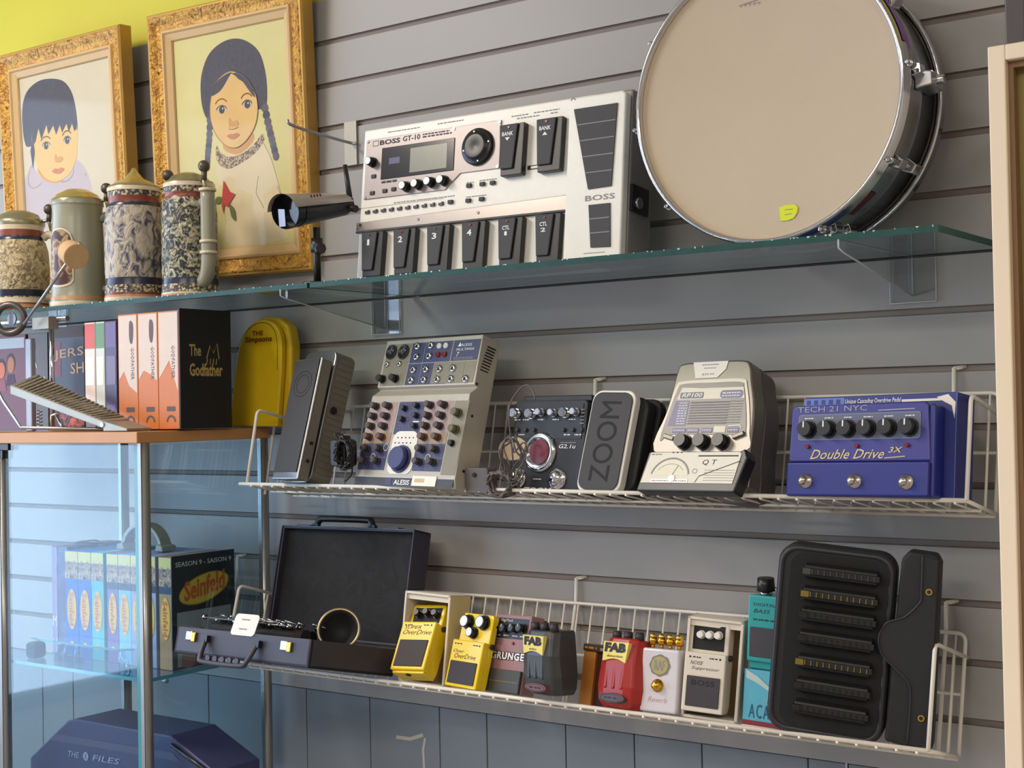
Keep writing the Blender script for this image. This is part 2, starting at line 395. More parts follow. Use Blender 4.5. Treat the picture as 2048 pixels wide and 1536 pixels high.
# ------------------------------------------------------------------ glass shelf with acrylic brackets
SHG = glass('shelf_glass', (0.70,0.78,0.76), 1.0, 0.03); EDGE = mat('green_glass_edge', (30,72,66), 0.4, spec=0.3, var=0.35, scale=90)
CHIP = mat('chipped_glass_edge', (185,205,200), 0.25, spec=0.8, var=0.3, scale=300)
SZ = 1.697
def gshelf(label, xa, xb, zt=SZ):
    t = thing('glass_shelf', label, 'shelf', (xa, 0, zt-0.008)); L = xb-xa
    b = B(); b.rect(0, L, -0.25, -0.003, 0.0, SHG, 'z'); b.rect(0, L, -0.25, -0.003, 0.008, SHG, 'z'); b.make('pane', t, solid=False)
    b = B(); b.box(0, L, -0.2505, -0.2495, 0, 0.008, EDGE); b.box(0, L, -0.0035, -0.0025, 0, 0.008, EDGE)
    b.box(-0.0002, 0.0006, -0.25, -0.003, 0, 0.008, EDGE); b.box(L-0.0006, L+0.0002, -0.25, -0.003, 0, 0.008, EDGE)
    rnd = random.Random(int(xb*1000)); x = 0.0
    while x < L-0.02:
        x += rnd.uniform(0.002, 0.03)
        if rnd.random() < 0.7: x_ = rnd.uniform(0.001, 0.005); b.prism([(x,0.0083),(x+x_,0.0083),(x+x_*0.7,0.0075-rnd.uniform(0,0.002)),(x+x_*0.3,0.0078-rnd.uniform(0,0.002))], -0.2510, -0.2505, CHIP)
    b.make('polished_edge', t)
gshelf('right glass shelf carrying the pedalboard and drum', -1.497, -0.523)
gshelf('left glass shelf carrying the four beer steins', -2.75, -1.503)
ACR = glass('clear_acrylic', (0.86,0.87,0.88), 1.3); ACE = mat('acrylic_edge', (190,196,198), 0.2, spec=0.9)
def acry(label, xc):
    t = thing('acrylic_bracket', label, 'bracket', (xc, 0, 0))
    b = B(); b.box(-0.031, 0.031, -0.0045, -0.001, 1.628, 1.686, ACR)
    b.make('back_plate', t)
    b = B(); b.tube([(-0.031,-0.0045,1.686),(-0.031,-0.0045,1.628),(0.031,-0.0045,1.628),(0.031,-0.0045,1.686)], 0.0009, ACE, 6); b.make('plate_edge', t)
    g = [(-0.005,1.637),(-0.24,1.676),(-0.247,1.694),(-0.2525,1.694),(-0.2525,1.686),(-0.247,1.688),(-0.005,1.688)]
    g = [(-0.005,1.637),(-0.24,1.676),(-0.24,1.6885),(-0.005,1.6885)]
    b = B(); b.prism(g, -0.0025, 0.0025, ACR, 'x'); b.make('gusset', t)
    b = B(); b.tube([(0,-0.005,1.637),(0,-0.24,1.676),(0,-0.2535,1.680),(0,-0.2535,1.690)], 0.0011, ACE, 6); b.tube([(0,-0.005,1.637),(0,-0.005,1.688)], 0.0011, ACE, 6); b.make('gusset_edge', t)
acry('clear acrylic shelf bracket below the drum', -0.641)
acry('clear acrylic shelf bracket left of the mixer', -1.557)
acry('clear acrylic shelf bracket above the video tapes', -2.45)

# slatwall display hook
t = thing('slatwall_hook', 'bare metal slatwall hook beside the girl portrait', 'hook', (0,0,0))
a = at(691,246,0); c = at(712,330,0)
b = B(); b.box(a.x, a.x+0.028, -0.004, -0.0005, c.z, a.z, mat('worn_steel', (165,158,142), 0.35, metal=0.5)); b.make('plate', t)
b = B(); b.tube(spl([tuple(at(713,287,-0.006)), tuple(at(690,283,-0.02)), tuple(at(590,253,-0.15)), tuple(at(575,240,-0.165))], 5, False), 0.0026, STEEL); b.make('rod', t)

# ------------------------------------------------------------------ framed portraits
GOLD1 = relief('antique_gold_carving', (206,160,62), (92,48,18), 90, 0.4, 0.004, 0.42, 0.70, (184,128,46), 'noise', 0.25)
GOLD2 = mat('gold_leaf', (190,148,74), 0.35, metal=0.35, var=0.12, scale=40)
LINER = mat('ivory_liner', (206,172,118), 0.5, var=0.06)
CANV = mat('portrait_paper', (214,204,140), 0.75, var=0.05, scale=25); CANV2 = mat('portrait_paper_pale', (206,196,168), 0.75, var=0.05, scale=25)
SKIN = mat('painted_skin', (222,184,118), 0.8, var=0.10, scale=22); SKIN2 = mat('painted_skin_shade', (206,156,92), 0.8, var=0.08, scale=30)
HAIR = mat('painted_hair', (84,82,90), 0.8, var=0.25, scale=120); HAIR2 = mat('painted_hair_light', (104,100,108), 0.8)
LIPS = mat('painted_lips', (196,128,92), 0.8); EYEW = mat('painted_eye_white', (200,186,160), 0.8); BROWL = mat('painted_brow', (138,96,62), 0.8)
BLOUSE = mat('painted_blouse', (222,206,168), 0.8, var=0.06, scale=40); LILAC = mat('painted_lilac_shirt', (188,176,178), 0.8); OUTL = mat('painted_outline', (138,118,106), 0.8)
LACE = relief('painted_lace', (206,188,150), (120,96,72), 260, 0.8, 0.0, 0.3, 0.6); PETAL = mat('painted_red_flower', (186,66,60), 0.8); LEAF = mat('painted_leaf', (98,112,62), 0.8)
def frame(label, loc, yaw, tilt, roll, W, H, ma, art):
    t = thing('picture_frame', label, 'picture', loc, yaw, tilt, roll)
    def sweep(prof, m, x0=0, z0=0, x1=W, z1=H):
        b = B(); V = []; F = []; n = len(prof)
        for (cx, cz, sx, sz) in ((x0,z0,1,1),(x1,z0,-1,1),(x1,z1,-1,-1),(x0,z1,1,-1)):
            for q, y in prof: V.append((cx+sx*q, y, cz+sz*q))
        for i in range(4):
            for j in range(n-1): F.append((i*n+j, i*n+j+1, ((i+1) % 4)*n+j+1, ((i+1) % 4)*n+j))
        return b.add(V, F, m)
    sweep([(0,0.03),(0,0.004),(0.003,0.0),(0.006,0.0)], GOLD2).make('outer_edge', t, solid=False)
    sweep([(0.006,0.0),(0.009,-0.0015),(0.014,0.001),(0.022,0.0065),(0.029,0.008),(0.032,0.0085)], GOLD1).make('carved_moulding', t, solid=False)
    sweep([(0.032,0.0085),(0.034,0.005),(0.038,0.004),(0.041,0.008),(0.052,0.0125),(ma,0.0158)], LINER).make('liner', t, solid=False)
    b = B(); b.rect(ma-0.002, W-ma+0.002, ma-0.002, H-ma+0.002, 0.0168, CANV if art == 'girl' else CANV2)
    S = lambda P, n=5: spl([(x/1000-0.016, z/1000) for x, z in P], n)
    ys = [0.0168]
    def nx(): ys[0] -= 0.00004; return ys[0]
    def mir(x, z): return (x, z)
    if art == 'girl':
        b.poly(S([(170,222),(190,226),(232,236),(262,246),(288,232),(304,205),(322,150),(330,80),(325,62),(190,62),(186,110),(180,160),(166,190)]), nx(), BLOUSE)
        b.line(S([(283,238),(300,214),(312,180),(322,140)],4)[:14], 0.0012, nx(), OUTL); b.line([(x/1000-0.016,z/1000) for x,z in [(270,180),(262,150),(280,120)]], 0.0014, nx(), OUTL)
        b.poly(S([(186,240),(208,226),(232,226),(262,244),(256,262),(196,262)]), nx(), SKIN2)
        b.poly(S([(170,246),(178,232),(200,222),(232,224),(262,238),(284,254),(288,242),(262,220),(226,206),(196,200),(174,210),(166,228)],4), nx(), LACE)
        b.poly(S([(146,300),(136,330),(138,375),(158,412),(190,430),(225,434),(258,424),(286,400),(299,360),(300,318),(292,296),(270,300),(160,300)]), nx(), HAIR)
        for s_, P in ((1, [(156,300),(152,262),(146,232),(142,204)]), (-1, [(292,306),(300,268),(308,236),(316,206)])):
            for i in range(len(P)-1):
                for k in range(3):
                    f = (k+0.5)/3; x = P[i][0]+(P[i+1][0]-P[i][0])*f; z = P[i][1]+(P[i+1][1]-P[i][1])*f
                    b.poly([(u/1000-0.016, v/1000) for u, v in circ(x, z, 8.5-0.5*i, 12, 8)], nx(), HAIR if k % 2 else HAIR2)
        b.poly(S([(157,304),(163,338),(180,364),(212,376),(244,364),(268,338),(277,308),(271,276),(252,252),(228,238),(206,238),(184,250),(166,272)]), nx(), SKIN)
        b.poly(S([(163,338),(172,356),(190,368),(214,374),(226,366),(216,372),(196,352),(182,342)]), nx(), HAIR)
        b.poly(S([(222,372),(244,366),(264,346),(272,322),(262,330),(244,352),(232,360)]), nx(), HAIR)
        for ex, ez, w_ in ((187,309,13),(251,311,12)):
            b.poly(S([(ex-w_,ez-1),(ex,ez+7),(ex+w_,ez),(ex,ez-6)],4), nx(), EYEW)
            b.poly([(u/1000-0.016, v/1000) for u, v in circ(ex+1, ez, 7.2, 16)], nx(), HAIR); b.poly([(u/1000-0.016, v/1000) for u, v in circ(ex+3, ez+2, 1.8, 8)], nx(), BLOUSE)
            b.line([(u/1000-0.016, v/1000) for u, v in arc(ex, ez-3, w_+1, 20, 160, 8, 11)], 0.0018, nx(), HAIR)
            b.line([(u/1000-0.016, v/1000) for u, v in arc(ex, ez+4, w_+4, 35, 150, 8, 16)], 0.0024, nx(), BROWL)
        b.poly(S([(206,292),(214,284),(224,286),(228,278),(216,274),(204,278)]), nx(), SKIN2)
        b.poly(S([(198,259),(208,263),(214,261),(220,263),(230,259),(214,252)]), nx(), LIPS)
        b.line([(x/1000-0.016,z/1000) for x,z in [(206,276),(203,272),(215,270),(228,273)]], 0.0012, nx(), BROWL)
        b.line(S([(157,304),(163,338),(180,364),(212,376),(244,364),(268,338),(277,308),(271,276),(252,252),(228,238),(206,238),(184,250),(166,272)]), 0.0009, nx(), OUTL, closed=True)
        b.poly([(x/1000-0.016,z/1000) for x,z in [(184,180),(198,158),(212,152),(204,144),(192,130),(184,134),(180,118),(176,136)]], nx(), PETAL)
        b.poly([(x/1000-0.016,z/1000) for x,z in [(182,160),(190,150),(178,140)]], nx(), PETAL)
        b.poly(S([(196,134),(208,124),(210,104),(200,112)]), nx(), LEAF); b.poly(S([(176,150),(164,150),(160,140),(172,138)]), nx(), LEAF)
    else:
        b.poly(S([(100,268),(84,256),(68,236),(52,196),(46,150),(300,120),(296,180),(284,230),(256,262),(228,266),(170,236),(132,240)]), nx(), LILAC)
        for P in ([(98,270),(84,236),(104,222),(132,238)], [(228,266),(236,240),(214,226),(190,232)], [(84,236),(70,200)], [(272,236),(290,200)]):
            b.line(S(P,4)[:12 if len(P) > 2 else 2], 0.0014, nx(), OUTL)
        b.poly(S([(118,262),(136,236),(176,226),(204,232),(214,258),(170,262)]), nx(), SKIN2)
        b.poly(S([(102,306),(82,312),(74,350),(78,396),(98,424),(138,438),(184,436),(222,424),(246,396),(256,352),(254,318),(230,322),(120,322),(104,270)]), nx(), HAIR)
        b.poly(S([(104,300),(108,338),(150,346),(210,344),(252,334),(254,300),(248,268),(226,242),(192,230),(158,232),(130,250),(112,276)]), nx(), SKIN)
        b.poly([(x/1000-0.016,z/1000) for x,z in [(102,300),(106,344),(250,352),(254,326),(246,322),(240,338),(228,322),(222,340),(206,324),(200,340),(186,322),(178,342),(160,326),(156,346),(136,318),(128,342),(116,316),(110,312)]], nx(), HAIR)
        b.poly([(x/1000-0.016,z/1000) for x,z in [(102,262),(96,300),(108,322),(112,296)]], nx(), HAIR)
        for ex, ez, w_ in ((151,304,14),(222,307,12)):
            b.poly(S([(ex-w_,ez-1),(ex,ez+7),(ex+w_,ez),(ex,ez-7)],4), nx(), EYEW)
            b.poly([(u/1000-0.016, v/1000) for u, v in circ(ex, ez, 7.6, 16)], nx(), HAIR); b.poly([(u/1000-0.016, v/1000) for u, v in circ(ex+2, ez+2, 1.8, 8)], nx(), BLOUSE)
            b.line([(u/1000-0.016, v/1000) for u, v in arc(ex, ez-3, w_+1, 20, 160, 8, 11)], 0.0018, nx(), HAIR)
            b.line([(u/1000-0.016, v/1000) for u, v in arc(ex, ez+3, w_+5, 35, 150, 8, 16)], 0.0028, nx(), BROWL)
        b.poly(S([(180,284),(188,276),(200,278),(204,270),(190,266),(178,270)]), nx(), SKIN2)
        b.poly(S([(166,250),(180,255),(188,252),(196,255),(208,250),(188,243)]), nx(), LIPS)
    b.make('portrait', t, solid=False)
    b = B(); b.rect(ma-0.001, W-ma+0.001, ma-0.001, H-ma+0.001, 0.0132, glass('picture_glass', (0.98,0.98,0.98), 0.22, 0.06)); b.make('glass', t, solid=False)
    b = B(); b.box(0.003, W-0.003, 0.0172, 0.029, 0.003, H-0.003, mat('backing_card', (120,90,60), 0.8)); b.make('backing', t)
frame('gilt framed portrait of a black-haired girl with braids and red flower', (-2.096,-0.0373,1.75), 0.043, -0.054, 0.01, 0.388, 0.505, 0.054, 'girl')
frame('gilt framed portrait of a short-haired child, left of the girl portrait', (-2.5164-0.052,-0.0373,1.75), -0.02, -0.054, 0.01, 0.405, 0.505, 0.054, 'boy')

# ------------------------------------------------------------------ beer steins
CERW = mat('stein_cream_glaze', (214,200,172), 0.3, var=0.08, scale=30); CERG = mat('stein_grey_glaze', (150,150,130), 0.25, var=0.05, scale=20)
CBLUE = mat('stein_dark_blue_band', (44,48,66), 0.25); CRED = mat('stein_red_band', (132,66,48), 0.3); CTAN = mat('stein_tan_band', (190,140,96), 0.35)
PEWT = mat('pewter_lid', (156,150,122), 0.32, metal=0.7); GLID = mat('gold_tone_lid', (196,176,108), 0.28, metal=0.7)
R1 = relief('tan_relief', (204,186,146), (116,100,70), 90, 0.4, 0.005, 0.40, 0.66, kind='noise'); R3 = relief('blue_relief', (186,176,158), (62,66,92), 55, 0.35, 0.005, 0.42, 0.62, kind='noise', stretch=(1,1,0.6))
R4 = relief('dark_green_relief', (196,190,156), (30,38,42), 85, 0.3, 0.005, 0.36, 0.56, kind='noise'); DOTS = relief('beaded_band', (206,192,160), (70,62,60), 160, 0.35, 0.003, 0.3, 0.55)
def stein(label, px, y, r, body, lid, kind, han):
    X = at(px, 500, y).x
    t = thing('beer_stein', label, 'beer stein', (X, y, SZ+0.0004)); dx, dy = han
    b = B(); b.lathe(body, CERW); b.make('body', t)
    b = B(); b.lathe(lid, PEWT); b.make('lid', t)
    H = body[-1][1]; R_ = lambda q: (dx*q, dy*q)
    hm = {1: CERW, 2: CERG, 3: mat('stein_handle_cream', (198,186,160), 0.3), 4: mat('stein_handle_grey', (150,148,128), 0.3)}[kind]
    b = B()
    if kind == 4:
        P = [(r*0.85, H*0.86), (r+0.012, H*0.95)]
        P = [(r*0.9, 0.030), (r+0.006, 0.034), (r+0.016, 0.052), (r+0.018, 0.09), (r+0.018, 0.185)]
        b.tube([(dx*q, dy*q, z) for q, z in spl(P, 5, False)], 0.0125, hm, 14)
        for z in (0.075, 0.094, 0.183): b.cyl((dx*(r+0.018), dy*(r+0.018), z), (dx*(r+0.018), dy*(r+0.018), z+0.005), 0.0150, CERW)
        b.tube([(dx*r*0.9, dy*r*0.9, 0.165), (dx*(r+0.018), dy*(r+0.018), 0.168)], 0.009, hm, 10)
    else:
        P = [(r*0.93, H*0.20), (r+0.014, H*0.21), (r+0.028, H*0.34), (r+0.031, H*0.6), (r+0.026, H*0.80), (r+0.008, H*0.90), (r*0.9, H*0.86)]
        b.tube([(dx*q, dy*q, z) for q, z in spl(P, 5, False)], 0.0078, hm, 12)
    b.make('handle', t)
    b = B(); zt = lid[-1][1]; z0 = H+0.002
    q = r+0.006
    b.tube([(dx*r*0.7, dy*r*0.7, z0+0.006), (dx*q, dy*q, z0+0.008), (dx*(q+0.006), dy*(q+0.006), z0-0.012)], 0.004, PEWT)
    b.tube([(dx*q, dy*q, z0+0.006), (dx*(q+0.002), dy*(q+0.002), z0+0.022)], 0.005, mat('thumb_lever_metal', (92,86,74), 0.4, metal=0.6)); b.ball((dx*(q+0.001), dy*(q+0.001), z0+0.03), 0.0105, mat('thumb_lever_metal', (92,86,74)))
    b.make('thumb_lever', t)
    return t
k = 0.0
stein('squat tan relief beer stein, leftmost on the glass shelf', 40, -0.15, 0.052,
      [(0,0),(0.047,0),(0.053,0.002,CRED),(0.054,0.012,CTAN),(0.0535,0.018,CRED),(0.053,0.022,CERW),(0.052,0.032,DOTS),(0.053,0.034,CBLUE),(0.053,0.045,CBLUE),(0.054,0.047,R1),(0.0555,0.09,R1),(0.053,0.125,R1),(0.048,0.142,R1),(0.046,0.144,CBLUE),(0.045,0.150,CBLUE),(0.045,0.152,CRED),(0.045,0.162,CRED),(0.045,0.164,CERW),(0.046,0.174)],
      [(0.047,0.174),(0.048,0.18),(0.046,0.186),(0.04,0.188),(0.036,0.196),(0.02,0.203),(0,0.205)], 1, (0.85,0.53))
t2 = stein('smooth grey-green beer stein with arched painted scene', 156, -0.15, 0.049,
      [(0,0),(0.049,0),(0.052,0.003,CERW),(0.052,0.014,CERG),(0.051,0.018,CTAN),(0.050,0.024,CERG),(0.049,0.03,CERG),(0.049,0.05,CERG),(0.047,0.15,CERG),(0.046,0.17,CERG),(0.046,0.19,CERG),(0.047,0.196)],
      [(0.048,0.196,CERG),(0.048,0.204,PEWT),(0.046,0.208,GLID),(0.042,0.21,GLID),(0.037,0.217,GLID),(0.02,0.226,GLID),(0,0.229)], 2, (0.85,0.53))
SCN = relief('stein_painted_scene', (120,74,46), (70,34,24), 45, 0.4, 0.001, 0.3, 0.6, (172,150,116)); 
b = B()
import itertools
def curved(b, rad, a0, a1, z0, z1, arch, m):
    V = []; F = []; n = 12
    for i in range(n+1):
        a = math.radians(a0+(a1-a0)*i/n); u = 2*i/n-1; top = z1+arch*math.sqrt(max(0, 1-u*u)); bt = z0-arch*0.5*math.sqrt(max(0, 1-u*u))
        V += [(rad*math.cos(a), rad*math.sin(a), bt), (rad*math.cos(a), rad*math.sin(a), top)]
    for i in range(n): F.append((2*i, 2*i+2, 2*i+3, 2*i+1))
    b.add(V, F, m)
curved(b, 0.0499, 247, 313, 0.052, 0.125, 0.025, CERW); curved(b, 0.0504, 250, 310, 0.055, 0.125, 0.022, SCN)
b.make('scene_panel', t2, solid=False)
stein('tall blue and cream relief stein with pointed gold lid', 270, -0.15, 0.0535,
      [(0,0),(0.052,0),(0.055,0.003,CERW),(0.055,0.012,CTAN),(0.054,0.016,CRED),(0.054,0.02,DOTS),(0.053,0.034,CBLUE),(0.052,0.044,CBLUE),(0.052,0.047,R3),(0.0535,0.06,R3),(0.053,0.15,R3),(0.050,0.172,R3),(0.048,0.176,CBLUE),(0.046,0.180,CBLUE),(0.046,0.183,CRED),(0.046,0.191,CRED),(0.047,0.194,DOTS),(0.047,0.204)],
      [(0.048,0.204,CERW),(0.048,0.211,PEWT),(0.045,0.215,PEWT),(0.04,0.217,GLID),(0.032,0.223,GLID),(0.018,0.229,GLID),(0.012,0.236,GLID),(0.006,0.243,GLID),(0.003,0.249,GLID),(0,0.25)], 3, (0.72,0.69))
stein('dark green relief stein with pipe-shaped handle, rightmost on shelf', 380, -0.15, 0.048,
      [(0,0),(0.048,0),(0.050,0.003,CTAN),(0.050,0.009,CERW),(0.050,0.012,DOTS),(0.049,0.026,CBLUE),(0.048,0.034,CBLUE),(0.048,0.037,R4),(0.049,0.05,R4),(0.048,0.15,R4),(0.046,0.172,R4),(0.044,0.176,CRED),(0.043,0.184,CRED),(0.044,0.186,DOTS),(0.044,0.196)],
      [(0.045,0.196,CERW),(0.045,0.203,PEWT),(0.042,0.207,PEWT),(0.037,0.209,PEWT),(0.03,0.217,PEWT),(0.014,0.223,PEWT),(0,0.225)], 4, (0.97,-0.24))

# ------------------------------------------------------------------ snare drum
DX, DY, DZ, DR = -0.7616, -0.193, 1.8845, 0.1859
t = thing('snare_drum', 'large silver snare drum standing upright with cream head', 'drum', (DX, DY, DZ))
SHELL = mat('polished_drum_shell', (170,171,176), 0.24, metal=1.0, var=0.04, scale=8); HOOP = mat('chrome_hoop', (200,200,204), 0.16, metal=1.0)
HEAD = mat('coated_drum_head', (192,175,150), 0.62, var=0.05, scale=9, bump=0.1, bscale=500)
b = B(); b.lathe([(0.174,0.014),(0.1765,0.016),(0.1765,0.06),(0.179,0.065),(0.179,0.075),(0.1765,0.08),(0.1765,0.126),(0.174,0.128)], SHELL, (0,0,0), (0,1,0), 96); b.make('shell', t)
b = B(); b.lathe([(0.1775,0.002),(0.1785,-0.001),(0.1795,0.0)], HEAD, (0,0,0), (0,1,0), 96); b.lathe([(0,0.004),(0.172,0.0045),(0.1775,0.0032)], HEAD, (0,0,0), (0,1,0), 96); b.make('drum_head', t)
for nm, y0, s in (('hoop', 0.0, 1), ('hoop', 0.142, -1)):
    b = B(); b.lathe([(0.1775,y0+0.004*s),(0.1785,y0-0.003*s),(0.1815,y0-0.005*s),(0.1845,y0-0.003*s),(0.1848,y0+0.012*s),(0.1859,y0+0.013*s),(0.1859,y0+0.016*s),(0.181,y0+0.016*s),(0.1775,y0+0.012*s)], HOOP, (0,0,0), (0,1,0), 96); b.make(nm, t)
b = B(); b.lathe([(0,0.138),(0.1775,0.138)], HEAD, (0,0,0), (0,1,0), 64); b.make('drum_head', t, solid=False)
for i in range(10):
    a = math.radians(5+36*i); ca, sa = math.cos(a), math.sin(a)
    b = B(); b.cyl((0.1815*ca,0.018,0.1815*sa), (0.1815*ca,0.124,0.1815*sa), 0.0026, CHROME, seg=8)
    b.cyl((0.188*ca,0.006,0.188*sa), (0.188*ca,0.022,0.188*sa), 0.0045, CHROME, seg=8)
    b.cyl((0.188*ca,-0.003,0.188*sa), (0.188*ca,0.006,0.188*sa), 0.003, CHROME, seg=6)
    m_ = Matrix.Rotation(-a, 4, 'Y')
    for y0, y1 in ((0.034,0.060),(0.082,0.108)):
        V = [m_ @ Vector(v) for v in [(0.176,y0,-0.009),(0.190,y0+0.003,-0.006),(0.190,y1-0.003,-0.006),(0.176,y1,-0.009),(0.176,y0,0.009),(0.190,y0+0.003,0.006),(0.190,y1-0.003,0.006),(0.176,y1,0.009)]]
        b.hexa(V, CHROME)
    b.make('lug', t, 0.0015)
PURP = mat('purple_reflection_paint', (128,58,160), 0.35, metal=0.1, var=0.4, scale=60)  # purple reflection on the hoop side, painted as a coloured strip
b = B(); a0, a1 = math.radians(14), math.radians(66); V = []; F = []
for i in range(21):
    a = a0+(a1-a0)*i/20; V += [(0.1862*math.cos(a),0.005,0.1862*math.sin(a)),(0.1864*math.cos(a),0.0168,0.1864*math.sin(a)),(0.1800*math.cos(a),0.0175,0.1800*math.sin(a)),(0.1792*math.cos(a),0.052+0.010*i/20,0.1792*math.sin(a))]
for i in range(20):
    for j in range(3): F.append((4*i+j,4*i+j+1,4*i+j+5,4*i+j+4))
b.add(V, F, PURP); b.make('hoop_reflection', t, solid=False)
m_ = Matrix.Rotation(math.radians(-2), 4, 'Y')
b = B()
b.hexa([m_ @ Vector(v) for v in [(0.177,0.05,-0.012),(0.197,0.055,-0.009),(0.197,0.1,-0.009),(0.177,0.105,-0.012),(0.177,0.05,0.012),(0.197,0.055,0.009),(0.197,0.1,0.009),(0.177,0.105,0.012)]], STEEL)
b.cyl(m_ @ Vector((0.19,0.075,0)), m_ @ Vector((0.207,0.075,0.0)), 0.006, CHROME); b.make('snare_strainer', t, 0.002)
m_ = Matrix.Rotation(math.radians(52), 4, 'Y')
b = B(); b.add([m_ @ Vector(v) for v in [(0.1775,0.03,-0.02),(0.1775,0.055,-0.02),(0.1775,0.055,0.02),(0.1775,0.03,0.02)]], [(0,1,2,3)], mat('maroon_badge', (90,30,36), 0.4)); b.make('badge', t, solid=False)
FYEL = mat('fluorescent_price_sticker', (214,226,30), 0.6)
def dl(px, py): q = at(px, py, DY+0.004); return (q.x-DX, q.z-DZ)
P = [dl(*p) for p in [(1559,415),(1572,410),(1590,409),(1596,414),(1595,425),(1588,436),(1576,441),(1561,442)]]
b = B(); b.prism(P, 0.0036, 0.0032, FYEL); b.line([dl(1570,420), dl(1586,418)], 0.0008, 0.0031, OUTL); b.line([dl(1570,430), dl(1584,427)], 0.0008, 0.0031, OUTL); b.make('price_sticker', t, solid=False)
b = B()
for i in range(5): 
    x, z = dl(1478+i*9, 12-i*1.5); b.text(('ABDOS')[i] if 0 else '', 0, 1, 0, 1, 0, GINK) if 0 else b.line([(x,z),(x+0.0045,z+0.0008),(x+0.002,z-0.0025)], 0.0009, 0.0037, GINK)
x, z = dl(1480, 4); b.line([(x,z+0.004),(x+0.035,z+0.006)], 0.0012, 0.0037, GINK); b.line([(x+0.004,z-0.004),(x+0.03,z-0.001)], 0.001, 0.0037, GINK); b.make('maker_mark', t, solid=False)

# ------------------------------------------------------------------ wireless camera on a stand
t = thing('security_camera', 'silver and black bullet camera with antenna on stand', 'camera', (0,0,0))
h0 = at(570,424,-0.235); h1 = at(686,410,-0.118); ax = (h1-h0).normalized()
st = at(634,500,-0.2)
CSIL = mat('camera_silver', (172,164,158), 0.3, metal=0.4)
sd = ax.cross(Vector((0,0,1))).normalized(); up = sd.cross(ax).normalized()
def shell(r0, r1, L0, L1, m, n=28, a0=0, a1=2*PI, zs=0.8):
    b = B(); V = []; F = []
    for i in range(n+1):
        a = a0+(a1-a0)*i/n
        for (r_, L) in ((r0, L0), (r1, L1)): V.append(h0+ax*L+sd*(r_*math.cos(a))+up*(r_*zs*math.sin(a)))
    for i in range(n): F.append((2*i, 2*i+1, 2*i+3, 2*i+2))
    return b.add(V, F, m, True)
Lb = (h1-h0).length
b = shell(0.034, 0.033, 0, 0.012, BLACK); b.add([h0+ax*0.018+sd*(0.033*math.cos(2*PI*i/28))+up*(0.0264*math.sin(2*PI*i/28)) for i in range(28)], [tuple(range(28))], mat('lens_window', (14,15,18), 0.06))
b.make('lens_hood', t, solid=False)
b = shell(0.033, 0.022, 0.006, Lb, BLACK); b.add([h0+ax*Lb+sd*(0.022*math.cos(2*PI*i/28))+up*(0.0176*math.sin(2*PI*i/28)) for i in range(28)], [tuple(range(28))], BLACK); b.make('camera_body', t, solid=False)
b = shell(0.0365, 0.0245, -0.006, Lb+0.004, CSIL, a0=math.radians(8), a1=math.radians(172)); b.make('sun_shade', t, solid=False)
bx = Vector((h0+ax*0.02))
b = B(); b.add([h0+ax*(-0.0065)+sd*u+up*v for u, v in ((-0.012,-0.022),(0.004,-0.022),(0.008,0.004),(-0.008,0.006))], [(0,1,2,3)], mat('lens_glare_paint', (150,160,185), 0.1)); b.make('lens_glare', t, solid=False)  # pale quad paints a glare across the lens opening
a0 = at(703,418,-0.12); 
b = B(); b.cyl(h1, at(712,418,-0.12), 0.006, BLACK); b.cyl(a0, at(700,398,-0.12), 0.0058, BLACK); b.tube([tuple(at(700,400,-0.12)), tuple(at(690,330,-0.12))], [0.0048,0.0036], BLACK); b.make('antenna', t)
base = Vector((st.x, st.y, SZ+0.0005))
b = B(); b.cyl(base, base+Vector((0,0,0.005)), 0.024, BLACK); b.cyl(base+Vector((0,0,0.005)), Vector((st.x,st.y,at(634,455,-0.2).z)), 0.0058, BLACK, seg=12)
j = Vector((st.x, st.y, at(634,492,-0.2).z)); b.cyl(j+Vector((0,0,-0.01)), j+Vector((0,0,0.012)), 0.0095, BLACK); b.make('stand', t)
b = B(); b.cyl(j+Vector((0.004,-0.002,-0.006)), j+Vector((0.02,-0.012,-0.006)), 0.009, BLACK, seg=8); b.make('tightening_knob', t, 0.001)
b = B(); q = h0+ax*0.06+sd*0.0
nn = -sd if (-sd).y < 0 else sd
for i, ch in enumerate([0]):
    cx = [h0+ax*(0.028+0.006*k)+nn*0.0325+up*(0.0165) for k in range(4)]
    for c_ in cx: b.add([c_+ax*0+nn*0.002, c_+ax*0.004+nn*0.0015, c_+ax*0.004+nn*0.0008+up*0.004, c_+up*0.004+nn*0.0012], [(0,1,2,3)], RED)
b.make('printed_mark', t, solid=False)

# ------------------------------------------------------------------ helpers for devices
MM = 0.001
def knob(t, x, z, r, h, m=BLACK, cap=None, y=0.0, name='knob', label=None, mark=None):
    b = B(); b.cyl((x, y, z), (x, y-h*0.25, z), r*1.08, m, seg=18); b.cyl((x, y-h*0.25, z), (x, y-h, z), r*0.95, m, r1=r*0.85, seg=18, capm=cap)
    if mark: b.box(x-r*0.08, x+r*0.08, y-h-0.0006, y-h-0.0001, z+r*0.1, z+r*0.8, mark)
    return b.make(name, t, label=label)
def jack(t, x, z, r, m=CHROME, y=0.0):
    b = B(); b.lathe([(r,0),(r,0.0025),(r*0.62,0.0032),(r*0.55,0.0032),(r*0.55,0.0008),(0,0.0008)], m, (x,y,z), (0,-1,0), 18)
    b.cyl((x,y-0.0008,z), (x,y-0.0014,z), r*0.54, BLACKM, seg=14); return b.make('jack_socket', t)
def dashes(b, x0, x1, z, h, y, m, rnd, gap=0.35):
    x = x0
    while x < x1:
        w = rnd.uniform(1.2, 3.5)*h; b.rect(x, min(x1, x+w), z-h/2, z+h/2, y, m); x += w*(1+gap)
RN = random.Random(3)

